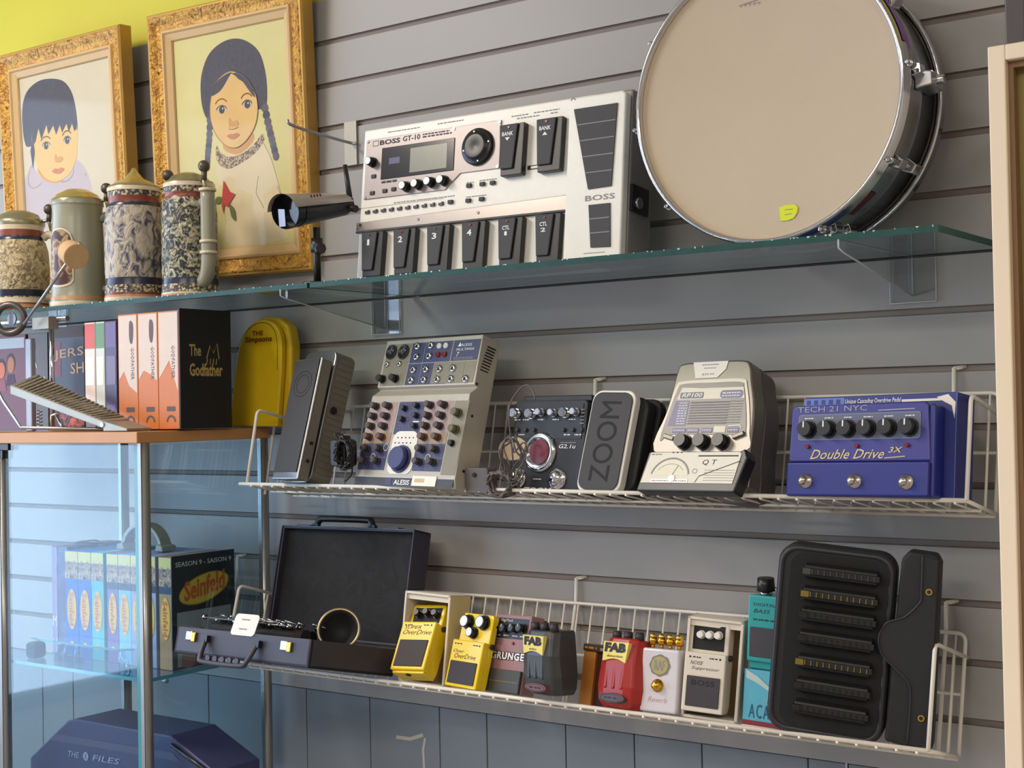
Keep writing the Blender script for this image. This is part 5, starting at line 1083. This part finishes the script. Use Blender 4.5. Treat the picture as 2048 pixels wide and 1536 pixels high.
def harmonica(label, z, cover, shine, L=0.094):
    o = thing('harmonica', label, 'harmonica', group='harmonicas in the black zip case'); o.matrix_basis = HM @ Matrix.Translation((0.030,-0.0013,z))
    b = B(); b.box(0.0,L,-0.014,0.0,-0.003,0.0045,HCOMB); b.make('comb', o, 0.0006)
    b = B()
    for i in range(10): b.rect(0.0135+i*0.0076, 0.0180+i*0.0076, -0.0018, 0.0034, -0.0143, BLACKM)
    for i in range(11): b.box(0.0112+i*0.0076, 0.0125+i*0.0076, -0.0150, -0.0140, -0.0022, 0.0038, shine)
    b.make('air_holes', o, solid=False)
    for s_ in (1,-1):
        z0 = 0.0048 if s_ > 0 else -0.0033
        b = B(); b.prism([(-0.014,z0),(-0.0125,z0+0.003*s_),(-0.006,z0+0.0058*s_),(-0.001,z0+0.005*s_),(0,z0)], 0.003, L-0.003, cover, 'x'); b.make('cover_plate', o, 0.0006)
    b = B(); b.box(0.0,0.010,-0.0148,-0.013,-0.003,0.0045,shine); b.make('end_plate', o)
    return o
HL = [('grey harmonica in the topmost pouch of the zip case',0.2065,HBODY,HSIL),('bright brass-ended harmonica, second from top in zip case',0.178,HBODY,HGOLD),('dull harmonica, third from top in zip case',0.1515,HBODY,HBODY),
      ('dull harmonica in the middle pouch of the zip case',0.1225,HBODY,HBODY),('gold-ended harmonica, third from bottom in zip case',0.092,HBODY,HGOLD),('dull harmonica, second from bottom in zip case',0.0625,HBODY,HBODY),('dark harmonica in the lowest pouch of the zip case',0.034,HBODY,HBODY)]
for a in HL: harmonica(*a)

# ------------------------------------------------------------------ display cabinet
CX0, CX1, CY0, CY1 = -2.205, -1.822, -0.306, -0.03
CG = glass('cabinet_glass', (0.90,0.97,1.0), 0.52, 0.03); CGR = glass('cabinet_side_glass', (0.88,0.97,1.0), 1.1, 0.03); CGS = glass('cabinet_shelf_glass', (0.74,0.88,0.90), 1.0, 0.02); TEDGE = mat('teal_glass_edge', (62,140,150), 0.12, spec=0.8)
WOODT = mat('oak_laminate_edge', (186,134,82), 0.45, var=0.1, scale=12)
t = thing('glass_cabinet', 'glass display cabinet with wooden top and aluminium posts', 'cabinet', (CX0, 0, 0)); cw = CX1-CX0
b = B(); b.box(-0.03, cw+0.006, CY0-0.018, CY1+0.005, 1.4525, 1.4715, WOODT); b.make('wooden_top', t, 0.0015)
b = B(); b.box(-0.02, cw+0.006, CY0-0.01, CY1+0.005, 0.0, 0.62, WOODT); b.make('wooden_base', t, 0.0015)
for x, y in ((0.0,CY0),(cw,CY0),(0.0,CY1-0.008),(cw,CY1-0.008)):
    b = B(); b.cyl((x,y,0.62),(x,y,1.4525),0.0088,ALU,seg=20); b.box(x-0.004,x+0.004,y-0.0095,y+0.0095,0.62,1.4525,ALU); b.make('post', t)
b = B(); b.box(0.010, cw-0.010, CY0-0.003, CY0+0.002, 0.625, 1.449, CG); b.make('front_pane', t)
b = B(); b.box(cw-0.002, cw+0.003, CY0+0.011, CY1-0.018, 0.625, 1.449, CGR); b.make('right_pane', t)
b = B(); b.box(-0.003, 0.002, CY0+0.011, CY1-0.018, 0.625, 1.449, CG); b.make('left_pane', t)
b = B(); b.box(cw-0.0195, cw-0.0102, CY0-0.0035, CY0-0.0005, 0.625, 1.449, TEDGE); b.make('pane_edge', t)
b = B(); b.box(0.0, 0.03, CY0-0.009, CY0-0.003, 1.440, 1.4525, BLACK); b.box(0.006, 0.013, CY0-0.009, CY0-0.003, 1.425, 1.44, BLACK); b.make('door_hinge', t, 0.001)
CZ = 1.0665; CZ2 = 0.862
for zz in (CZ, CZ2):
    b = B(); b.box(0.012, cw-0.006, CY0+0.004, CY1-0.012, zz-0.006, zz, CGS); sh = b.make('shelf', t)
    b = B(); b.box(0.012, cw-0.006, CY0+0.0032, CY0+0.0040, zz-0.006, zz, TEDGE); b.box(cw-0.0060, cw-0.0052, CY0+0.004, CY1-0.012, zz-0.006, zz, TEDGE); b.make('shelf_edge', sh)
    for x in (cw-0.0105,):
        for y in (CY0+0.045, CY1-0.05):
            b = B(); b.cyl((cw-0.003,y,zz-0.010),(cw-0.013,y,zz-0.010),0.0035,STEEL,seg=12); b.make('shelf_pin', t)

# DVD sets in the cabinet
SPINE = [(20,92,180),(20,92,180),(56,170,180),(112,84,150),(104,172,214),(140,140,176),(150,156,190),(164,128,86)]
OVAL = mat('yellow_oval', (222,176,60), 0.5); ORI = mat('orange_script', (206,92,40), 0.5); CAST = relief('crowd_photo_print', (74,60,74), (196,170,150), 140, 0.6, 0.0, 0.35, 0.6, kind='noise'); PALEY = mat('pale_yellow_print', (206,196,120), 0.5)
DK = mat('dark_slipcase', (48,44,46), 0.45)
fy = -0.232
xr = at(346,1318,fy).x; xl = at(131,1290,fy).x; hh = 0.192
slots = [(131,157),(157,183),(183,208),(214,237),(237,262),(262,288),(290,312),(318,344)]
dlab = ['blue-spined DVD set at the far left of the cabinet row','blue-spined DVD set, second from left in the cabinet row','teal-spined DVD set in the cabinet row','purple-spined DVD set in the cabinet row','pale-blue-spined DVD set in the cabinet row','grey-blue-spined DVD set just left of the cabinet post','lavender-spined DVD set just right of the cabinet post','tan-spined DVD set touching the dark slipcase side']
for i, (a, c) in enumerate(slots):
    xa = at(a, 1200, fy).x+0.0004; xb = at(c, 1200, fy).x-0.0004; w_ = xb-xa
    mS = mat('spine_print_%s' % 'abcdefgh'[i], SPINE[i], 0.45, var=0.05)
    t = thing('dvd_set', dlab[i], 'DVD set', (xa, fy, CZ+0.0005), group='comedy DVD sets in the cabinet')
    b = B(); b.box(0, w_, 0, 0.135, 0, hh-0.002, mS); b.make('case', t, 0.0006)
    b = B(); b.rect(0.0003, w_-0.0003, hh-0.058, hh-0.003, -0.0003, CAST); b.rect(0.0003, w_-0.0003, hh-0.022, hh-0.003, -0.0005, PALEY)
    for k in range(3): b.poly(circ(w_*(0.25+0.25*k), hh-0.024-0.004*(k % 2), 0.004, 10, 0.006), -0.0007, CAST)
    b.rect(0.0003, w_-0.0003, hh-0.064, hh-0.052, -0.0006, mat('spine_navy_band', (44,58,84), 0.5) if i > 2 else mS)
    b.poly(circ(w_/2, 0.086, w_*0.36, 24, 0.036), -0.0006, OVAL)
    me_t = 'Seinfeld'
    cu = bpy.data.curves.new('t','FONT'); cu.body = me_t; cu.offset = 0.02; cu.resolution_u = 1; ob = bpy.data.objects.new('t',cu); me = bpy.data.meshes.new_from_object(ob)
    xs = [v.co.x for v in me.vertices]; yy = [v.co.y for v in me.vertices]
    b.add([(w_*0.30+(v.co.y-min(yy))/(max(yy)-min(yy))*w_*0.38, -0.0009, 0.116-(v.co.x-min(xs))/(max(xs)-min(xs))*0.060) for v in me.vertices], [tuple(p.vertices) for p in me.polygons], ORI); bpy.data.objects.remove(ob); bpy.data.curves.remove(cu)
    b.make('spine_print', t, solid=False)
# dark slipcase end with the big oval
xs_ = at(346,1318,fy).x
t = thing('dvd_slipcase', 'dark slipcase side with yellow oval logo and group photo', 'DVD box', (xs_-0.0013, fy-0.001, CZ+0.0005))
b = B(); b.box(0, 0.0022, 0, 0.142, 0, hh, DK); b.make('side_panel', t)
b = B(); xf = 0.0026
b.rect(0.010, 0.132, 0.004, 0.096, xf, mat('slipcase_grey_photo', (150,146,144), 0.5), 'x')
for k, (yy, c_) in enumerate(((0.034,(150,92,80)),(0.064,(52,50,44)),(0.088,(64,52,48)),(0.113,(50,48,48)))):
    m_ = mat('person_print_%s' % 'abcd'[k], c_, 0.5, var=0.25, scale=90)
    b.poly(spl([(yy-0.014,0.004),(yy-0.012,0.034),(yy-0.006,0.046),(yy+0.006,0.046),(yy+0.012,0.034),(yy+0.014,0.004)],4), xf+0.0002, m_, 'x'); b.poly(circ(yy, 0.052, 0.009, 16, 0.013), xf+0.0004, mat('head_print', (70,54,46), 0.5), 'x')
P = [(0.071+0.056*math.cos(a)*1.0, 0.132+0.024*math.sin(a)+0.010*math.cos(a)) for a in [2*PI*i/40 for i in range(40)]]
b.poly(P, xf+0.0002, OVAL, 'x'); b.line(P, 0.002, xf+0.0004, mat('olive_outline', (150,130,40), 0.5), 'x', closed=True); b.text('Seinfeld', 0.026, 0.118, 0.112, 0.146, xf+0.0006, ORI, bold=0.03, axis='x', slope=0.16)
b.text('SEASON 9 - SAISON 9', 0.008, 0.134, 0.173, 0.181, xf+0.0002, PAPER, axis='x'); b.make('printing', t, solid=False)
# arched headband on top
t = thing('headband', 'grey arched plastic headband lying on the DVD sets', 'headband', (at(292,1075,-0.17).x, -0.17, CZ+hh+0.0008))
BAND = mat('grey_translucent_band', (140,138,128), 0.3, spec=0.7)
b = B(); b.prism([(0.055*math.cos(PI*i/20), 0.048*math.sin(PI*i/20)) for i in range(21)]+[(0.047*math.cos(PI*i/20), 0.041*math.sin(PI*i/20)) for i in range(20,-1,-1)], -0.012, 0.012, BAND); b.make('band', t, 0.001)
for s_ in (-1,1):
    b = B(); b.prism([(s_*0.041,0.0),(s_*0.062,0.0),(s_*0.060,0.009),(s_*0.046,0.012)], -0.016, 0.016, BAND); b.make('end_pad', t, 0.001)
# faded red and blue set at the left
q = at(14,1225,-0.21)
t = thing('dvd_box_set', 'faded purple and blue photo box set at left of cabinet shelf', 'DVD box', (-2.178, -0.225, CZ+0.0005), -0.0)
FADE = relief('faded_collage_print', (92,52,84), (122,130,172), 35, 0.5, 0.0, 0.3, 0.65, (70,66,120), 'noise')
b = B(); b.box(0, 0.044, 0, 0.13, 0, 0.195, FADE); b.make('slipcase', t, 0.001)
b = B(); b.rect(0.001, 0.016, 0.002, 0.193, -0.0005, mat('lilac_spine', (150,130,170), 0.5)); b.rect(0.018,0.041,0.150,0.185,-0.0005,mat('slate_print',(70,84,130),0.5)); b.text('M', 0.003,0.014,0.05,0.07,-0.0008,PAPER); b.make('spine_print', t, solid=False)
t = thing('wire_coil', 'small dark coil lying on top of the faded box set', 'wire', (-2.145, -0.17, CZ+0.1962))
b = B(); b.tube(spl([(-0.03,0,0.002),(-0.01,0.02,0.004),(0.02,0.015,0.002),(0.03,-0.01,0.003),(0.0,-0.02,0.005),(-0.02,-0.01,0.002),(0.01,0.01,0.006),(0.04,0.0,0.002)],5,False), 0.0014, BLACK, 6); b.make('coil', t)
# acrylic riser in front
t = thing('acrylic_riser', 'clear acrylic riser on legs in front of the DVD sets', 'riser', (-2.130, -0.262, CZ))
ACB = glass('acrylic_blue_tint', (0.80,0.92,0.95), 1.8)
b = B(); b.prism([(-0.03,-0.02),(0.01,-0.028),(0.21,-0.026),(0.235,-0.01),(0.225,0.022),(0.02,0.024),(-0.03,0.012)], 0.036, 0.040, ACB, 'z'); b.make('top_plate', t)
b = B(); P_ = [(-0.03,-0.02,0.038),(0.01,-0.028,0.038),(0.21,-0.026,0.038),(0.235,-0.01,0.038)]; b.tube(P_, 0.0018, TEDGE, 6); b.make('plate_edge', t)
for x in (0.02, 0.045, 0.075, 0.2):
    b = B(); b.cyl((x,0.0,0.0005),(x*0.9+0.006,0.0,0.036),0.010,ACB,r1=0.004,seg=12); b.make('leg', t)
t = thing('small_pouch', 'small dark cloth pouch on the cabinet shelf', 'pouch', (-2.178, -0.268, CZ+0.0005))
b = B(); b.prism(rr(-0.004,0.024,0,0.028,0.008), -0.012, 0.012, mat('dark_slate_cloth', (52,62,84), 0.8)); b.make('body', t, 0.003, 3)
b = B(); b.tube([(0.0,-0.013,0.022),(0.01,-0.014,0.019),(0.02,-0.013,0.022)], 0.0012, BLACK, 6); b.make('cord', t)
# blue presentation box on the lower shelf
t = thing('presentation_box', 'dark blue presentation box with sloping lid at bottom left', 'box', (0, -0.262, CZ2+0.0005))
XB = mat('navy_presentation_card', (50,54,92), 0.5); XB2 = mat('navy_mid_band', (70,70,100), 0.5)
def xz(px, py): q = at(px, py, -0.262); return (q.x, q.z-CZ2)
P = [xz(60,1515),xz(135,1442),xz(150,1438),xz(340,1472),xz(352,1482),xz(430,1545)]
P = [(P[0][0],0.0)]+P+[(P[-1][0],0.0)]
b = B(); b.prism(P, 0.0, 0.10, XB); b.make('body', t, 0.003, 3)
b = B(); b.poly([xz(112,1468),xz(345,1506),xz(362,1524),xz(100,1480)], -0.0006, XB2)
L1 = xz(137,1513); L2 = xz(240,1530); sl = (L2[1]-L1[1])/(L2[0]-L1[0]); wx = L2[0]-L1[0]
b.text('THE', L1[0], L1[0]+wx*0.22, L1[1], L1[1]+0.010, -0.0008, mat('silver_blue_print', (140,150,176), 0.4), shear=0.2, slope=sl); b.text('FILES', L1[0]+wx*0.48, L2[0], L1[1]+sl*wx*0.48, L1[1]+sl*wx*0.48+0.010, -0.0008, mat('silver_blue_print', (140,150,176)), shear=0.2, slope=sl)
cx, cz = L1[0]+wx*0.35, L1[1]+sl*wx*0.35+0.005
b.poly(circ(cx, cz, 0.0075, 20), -0.0008, mat('silver_blue_print', (140,150,176))); b.text('X', cx-0.004, cx+0.004, cz-0.005, cz+0.005, -0.0010, XB, bold=0.02); b.make('printing', t, solid=False)
b = B(); a_ = xz(345,1490); c_ = xz(440,1560); b.tube([(a_[0],-0.002,a_[1]),(c_[0],-0.002,c_[1])], 0.0035, BLACK, 8); b.make('carry_cord', t)

# ------------------------------------------------------------------ on top of the cabinet
TZc = 1.472
OR = mat('orange_vhs_print', (196,112,44), 0.4, var=0.08); VW = mat('white_vhs_print', (206,188,172), 0.4, var=0.06); GOLDP = mat('gold_print_on_black', (176,150,84), 0.5)
b0 = Vector((-1.9636,-0.2408,TZc+0.002)); W3 = 0.1555/3
for i in range(3):
    t = thing('video_tape', ('leftmost','middle','rightmost')[i]+' of three orange and white tape spines beside black box', 'video tape', b0+Vector((i*W3+0.0004,0,0)), group='orange video tapes on the cabinet')
    b = B(); b.box(0, W3-0.0008, 0, 0.109, 0, 0.1985, OR); b.make('case', t, 0.001)
    b = B(); w_ = W3-0.0008
    b.poly([(0.002,0.196),(w_-0.002,0.196),(w_-0.002,0.062+0.02*(i%2)),(w_*0.55,0.075+0.02*i),(w_*0.3,0.10),(0.002,0.085)], -0.0003, VW)
    if i < 2: b.poly(spl([(w_*0.62,0.186),(w_*0.78,0.182),(w_*0.8,0.165),(w_*0.74,0.148),(w_*0.62,0.150),(w_*0.58,0.168)],4), -0.0005, mat('figure_print', (92,72,70), 0.5))
    b.poly([(w_*0.4,0.030),(w_*0.8,0.030),(w_*0.8,0.038),(w_*0.4,0.038)], -0.0005, mat('figure_print', (92,72,70))); b.line(arc(w_*0.6,0.012,0.010,0,180,8), 0.0035, -0.0005, mat('figure_print', (92,72,70)))
    cu = bpy.data.curves.new('t','FONT'); cu.body = 'GODFATHER'; cu.resolution_u = 1; ob = bpy.data.objects.new('t',cu); me = bpy.data.meshes.new_from_object(ob)
    xs = [v.co.x for v in me.vertices]; yy = [v.co.y for v in me.vertices]
    b.add([(w_*0.66+(v.co.y-min(yy))/(max(yy)-min(yy))*w_*0.16, -0.0006, 0.140-(v.co.x-min(xs))/(max(xs)-min(xs))*0.055) for v in me.vertices], [tuple(p.vertices) for p in me.polygons], mat('figure_print', (92,72,70))); bpy.data.objects.remove(ob); bpy.data.curves.remove(cu)
    b.make('spine_print', t, solid=False)
t = thing('video_box', 'black cardboard tape box with gold title on its side', 'video box', (b0.x+0.1558, b0.y-0.001, b0.z))
b = B(); b.box(0, 0.004, 0, 0.1145, 0, 0.2015, mat('matt_black_card', (20,19,20), 0.5)); b.box(-0.155,0.0,0.1095,0.1145,0,0.2015,mat('matt_black_card', (20,19,20))); b.make('slipcase', t, 0.0006)
b = B(); x = 0.0044
b.text('The', 0.020, 0.046, 0.122, 0.142, x, GOLDP, bold=0.02, axis='x'); b.text('Godfather', 0.020, 0.094, 0.088, 0.110, x, GOLDP, bold=0.03, axis='x')
b.line([(0.058,0.118),(0.066,0.140),(0.074,0.128),(0.082,0.144),(0.086,0.118)], 0.0022, x, GOLDP, 'x'); 
for yy in (0.060,0.067,0.074,0.081): b.line([(yy,0.118),(yy-0.002,0.108)], 0.0018, x, GOLDP, 'x')
b.make('printing', t, solid=False)
# thin DVDs left of the tapes
cols = [((196,72,46),(220,200,190),'red-topped white-spined'),((88,132,84),(196,200,190),'green-topped pale-spined'),((96,78,128),(70,60,92),'purple dark-spined')]
for i, (px0, px1) in enumerate(((170,191),(192,210),(211,234))):
    xa = at(px0,750,-0.236).x; xb = at(px1,750,-0.236).x-0.0006; c1, c2, nm = cols[i]
    t = thing('dvd_case', nm+' DVD case left of the orange tapes', 'DVD', (xa,-0.236,TZc+0.0003), group='DVD cases left of the tapes')
    b = B(); b.box(0, xb-xa, 0, 0.1, 0, 0.1915, mat('case_print_%s' % 'abc'[i], c2, 0.3)); b.make('case', t, 0.001)
    b = B(); b.rect(0.001, xb-xa-0.001, 0.145, 0.189, -0.0003, mat('case_top_%s' % 'abc'[i], c1, 0.3)); b.rect(0.003, xb-xa-0.003, 0.08, 0.13, -0.0004, mat('case_mid_%s' % 'abc'[i], tuple(min(255,v+40) for v in c2), 0.3)); dashes(b, 0.004, xb-xa-0.004, 0.04, 0.01, -0.0004, mat('case_top_%s' % 'abc'[i], c1), RN); b.make('spine_print', t, solid=False)
# dark red cover
xa = at(98,750,-0.19).x; xb = at(172,750,-0.19).x-0.004
t = thing('dvd_cover', 'dark red and black DVD cover with pale title behind pedal', 'DVD', (xa,-0.19,TZc+0.0003))
NV = mat('cover_night_blue', (38,36,56), 0.35, var=0.3, scale=20); CR = mat('cover_crimson', (120,30,40), 0.4, var=0.2, scale=30); FL = relief('cover_flames', (44,16,18), (206,96,48), 40, 0.5, 0.0, 0.45, 0.62, kind='noise')
b = B(); b.box(0,xb-xa,0,0.02,0,0.192,NV); b.make('case', t, 0.001)
b = B(); w_ = xb-xa; b.rect(0.002,w_-0.002,0.002,0.06,-0.0003,FL); b.rect(0.002,w_*0.35,0.10,0.165,-0.0003,CR); b.rect(0.002,w_-0.002,0.172,0.19,-0.0003,mat('brown_strip',(70,40,34),0.5))
b.text('MTV', 0.006, 0.018, 0.160, 0.169, -0.0006, PAPER, bold=0.02); b.text('JERSEY', 0.012, w_+0.02, 0.128, 0.151, -0.0006, mat('tan_title',(196,160,130),0.5), bold=0.0, slope=0.08) if 0 else b.text('JERS', 0.016, w_-0.001, 0.128, 0.149, -0.0006, mat('tan_title',(196,160,130),0.5), bold=0.01, slope=0.06); b.text('SH', w_*0.62, w_-0.001, 0.104, 0.124, -0.0006, mat('tan_title',(196,160,130)), bold=0.01, slope=0.04); b.make('cover_print', t, solid=False)
xa = at(-30,750,-0.17).x; xb = at(52,750,-0.17).x
t = thing('dvd_cover', 'burgundy cover with two faces at far left behind pedal', 'DVD', (xa,-0.17,TZc+0.0003))
b = B(); b.box(0,xb-xa,0,0.015,0,0.186,mat('cover_burgundy',(92,30,44),0.4)); b.make('case', t, 0.001)
b = B(); w_ = xb-xa
for x, z, c_ in ((0.055,0.118,(190,110,84)),(0.085,0.128,(166,112,86))):
    b.poly(circ(x,z+0.004,0.014,18,0.019), -0.0003, HAIR); b.poly(circ(x,z,0.011,18,0.016), -0.0005, mat('face_print_%d' % c_[0], c_, 0.6)); b.poly([(x-0.016,z-0.04),(x+0.016,z-0.04),(x+0.010,z-0.018),(x-0.010,z-0.018)], -0.0004, mat('shirt_print',(60,46,70),0.6) if x > 0.06 else CR)
b.rect(0.03,w_-0.004,0.160,0.18,-0.0003,mat('pale_strip',(170,180,196),0.5)); b.make('cover_print', t, solid=False)
xa = at(57,750,-0.175).x; xb = at(96,750,-0.175).x
t = thing('dvd_cover', 'brown-grey case lettered RON behind the pedal post', 'DVD', (xa,-0.175,TZc+0.0003))
b = B(); b.box(0,xb-xa,0,0.02,0,0.186,mat('cover_brown_grey',(78,68,66),0.4)); b.make('case', t, 0.001)
b = B(); w_ = xb-xa; b.line([(0.008,0.15),(0.016,0.12),(0.020,0.135),(0.026,0.12)], 0.0022, -0.0004, PAPER)
for i, ch in enumerate('RON'): b.text(ch, w_-0.016, w_-0.006, 0.092-0.014*i, 0.102-0.014*i, -0.0004, PAPER)
b.line(circ(0.014,0.16,0.008,16), 0.0015, -0.0004, PAPER, closed=True); b.make('cover_print', t, solid=False)

# yellow domed box
t = thing('domed_gift_box', 'yellow dome-topped box with red script on the cabinet', 'box', (-1.8700,-0.064,TZc+0.002), -0.01, 0.03, 0.0)
YB = mat('yellow_moulded_plastic', (214,178,20), 0.35, var=0.04); YB2 = mat('ochre_line_print', (90,66,20), 0.5)
def at2(px, py):
    q = at(px, py, -0.06); return (q.x+1.8700, max(0.0, q.z-TZc-0.002) if py < 830 else 0.0)
o = [at2(463,838),at2(470,760),at2(478,700),at2(490,665),at2(510,643),at2(535,640),at2(556,655),at2(565,685),at2(566,740),at2(560,838)]
o = o[:1]+spl(o[1:-1],3,False)+o[-1:]
b = B(); b.prism(o, -0.002, 0.010, YB); b.make('front_shell', t, 0.003, 3)
o2 = [(x*1.0+0.002, z) for x, z in [at2(468,838),at2(476,690),at2(490,650),at2(512,633),at2(545,634),at2(566,650),at2(574,690),at2(574,838)]]
b = B(); b.prism(o2, 0.0105, 0.034, mat('yellow_moulded_back', (204,166,16), 0.4)); b.make('back_shell', t, 0.005, 3)
b = B(); ii = [at2(476,700),at2(490,668),at2(511,649),at2(533,646),at2(550,660),at2(557,690),at2(558,740)]; b.line(spl(ii,4,False), 0.0011, -0.0024, YB2)
a_ = at2(492,689); c_ = at2(546,671); b.text('Simpsons', a_[0], c_[0], a_[1], a_[1]+0.013, -0.0025, mat('dark_red_script',(120,44,14),0.5), bold=0.03, shear=0.1); a_ = at2(506,672); c_ = at2(528,660); b.text('THE', a_[0], c_[0], a_[1], c_[1]-0.001, -0.0025, mat('dark_red_script',(120,44,14)), bold=0.03); b.make('printing', t, solid=False)

# ------------------------------------------------------------------ kick drum pedal
t = thing('kick_drum_pedal', 'steel kick drum pedal with cream felt beater on cabinet top', 'drum pedal', (0,0,0))
PALU = mat('cast_aluminium', (150,146,134), 0.38, metal=0.5, var=0.1, scale=30); GRIPP = relief('grooved_footplate', (160,150,124), (112,102,82), 60, 0.45, 0.003, 0.35, 0.6, metal=0.4, stretch=(1,6,1), kind='noise')
f0, f1 = -0.318, -0.262
A = at(20,770,f0); Bq = at(205,842,f0)
zt0, zt1 = A.z, Bq.z
r0_, r1_ = 0.020, 0.003
b = B(); b.hexa([(A.x,f0,zt0-0.016),(Bq.x,f0,zt1-0.012),(Bq.x,f1,zt1-0.010),(A.x,f1,zt0+r0_-0.016),(A.x,f0,zt0),(Bq.x,f0,zt1),(Bq.x,f1,zt1+r1_),(A.x,f1,zt0+r0_)], PALU); fp = b.make('footboard', t, 0.0015)
b = B(); V = []; n = 22
for i in range(n):
    u = 0.03+i/n*0.95; x = A.x+(Bq.x-A.x)*u; z = zt0+(zt1-zt0)*u; rr_ = r0_+(r1_-r0_)*u; b.hexa([(x,f0+0.003,z),(x+0.0045,f0+0.003,z-0.0012),(x+0.0045,f1-0.003,z+rr_-0.0012),(x,f1-0.003,z+rr_),(x,f0+0.003,z+0.0012),(x+0.0045,f0+0.003,z),(x+0.0045,f1-0.003,z+rr_),(x,f1-0.003,z+rr_+0.0012)], GRIPP)
b.make('grip_ribs', fp)
x2 = Bq.x+0.062
b = B(); b.hexa([(Bq.x+0.001,f0,TZc+0.0005),(x2,f0,TZc+0.0005),(x2,f1-0.005,TZc+0.0005),(Bq.x+0.001,f1,TZc+0.0005),(Bq.x+0.001,f0,zt1),(x2,f0,TZc+0.005),(x2,f1-0.005,TZc+0.005),(Bq.x+0.001,f1,zt1)], PALU); b.make('heel_plate', t, 0.0012)
b = B(); b.cyl((Bq.x,f0-0.002,zt1-0.006),(Bq.x,f1+0.001,zt1-0.006),0.0045,STEEL); b.make('hinge_pin', t)
b = B(); b.tube([(Bq.x-0.002,-0.29,TZc+0.0032),tuple(at(42,855,-0.29)),tuple(at(5,800,-0.29)),tuple(at(-12,765,-0.29))], 0.0028, STEEL); b.make('base_rod', t)
px_ = at(62,700,-0.245).x
b = B(); b.box(px_-0.011,px_+0.007,-0.250,-0.240,TZc+0.0005,at(73,672,-0.285).z,mat('powder_grey_post',(150,152,160),0.4,metal=0.3)); b.make('upright', t, 0.002)
pz = at(103,650,-0.245)
b = B(); b.cyl((pz.x,-0.245,TZc+0.0005),(pz.x,-0.245,at(110,632,-0.245).z),0.0042,CHROME); b.make('spring_post', t)
hz_ = at(60,640,-0.27)
b = B(); b.cyl((at(-20,640,-0.27).x,-0.262,hz_.z),(at(108,640,-0.27).x+0.005,-0.245,hz_.z),0.0052,STEEL); b.box(at(62,640,-0.27).x,at(95,640,-0.27).x,-0.268,-0.246,hz_.z-0.018,hz_.z+0.004,PALU); b.make('axle', t, 0.001)
c = at(20,638,-0.285)
b = B(); b.ring(tuple(c),(0.5,-0.85,0),0.026,0.0065,mat('dark_cam_metal',(92,86,80),0.35,metal=0.6),32,10); b.cyl(tuple(c+Vector((0,0.003,0))),tuple(c+Vector((0,0.006,0))),0.012,STEEL); b.make('cam_wheel', t)
bt = at(146,508,-0.292); r0 = at(48,648,-0.285)
b = B(); b.cyl(tuple(r0),tuple(bt),0.0028,STEEL,seg=10); b.make('beater_rod', t)
dv = (bt-r0).normalized(); ax_ = Vector((0.80,-0.25,-0.30)).normalized(); FELT = mat('cream_felt', (196,162,118), 0.85, bump=0.4, bscale=600)
b = B(); b.cyl(tuple(bt-ax_*0.019),tuple(bt+ax_*0.019),0.0205,FELT,r1=0.0225,seg=28); bh = b.make('beater', t, 0.002)
b = B(); q = bt-dv*(-0.022); b.cyl(tuple(q),tuple(q+dv*0.006),0.004,STEEL,seg=8); b.make('wing_bolt', bh)
b = B(); sp = at(120,740,-0.252); b.tube([(px_+0.022+0.005*math.cos(i*0.9),-0.245+0.005*math.sin(i*0.9),TZc+0.004+i*0.0009) for i in range(40)], 0.0010, STEEL, 5); b.make('spring', t)
b = B(); b.tube([tuple(at(122,825,-0.253)),tuple(at(104,830,-0.253)),(at(102,852,-0.253).x,-0.253,TZc+0.003),(at(128,852,-0.253).x,-0.253,TZc+0.003),tuple(at(112,830,-0.253))], 0.0032, CHROME, 8); b.make('toe_clamp', t)
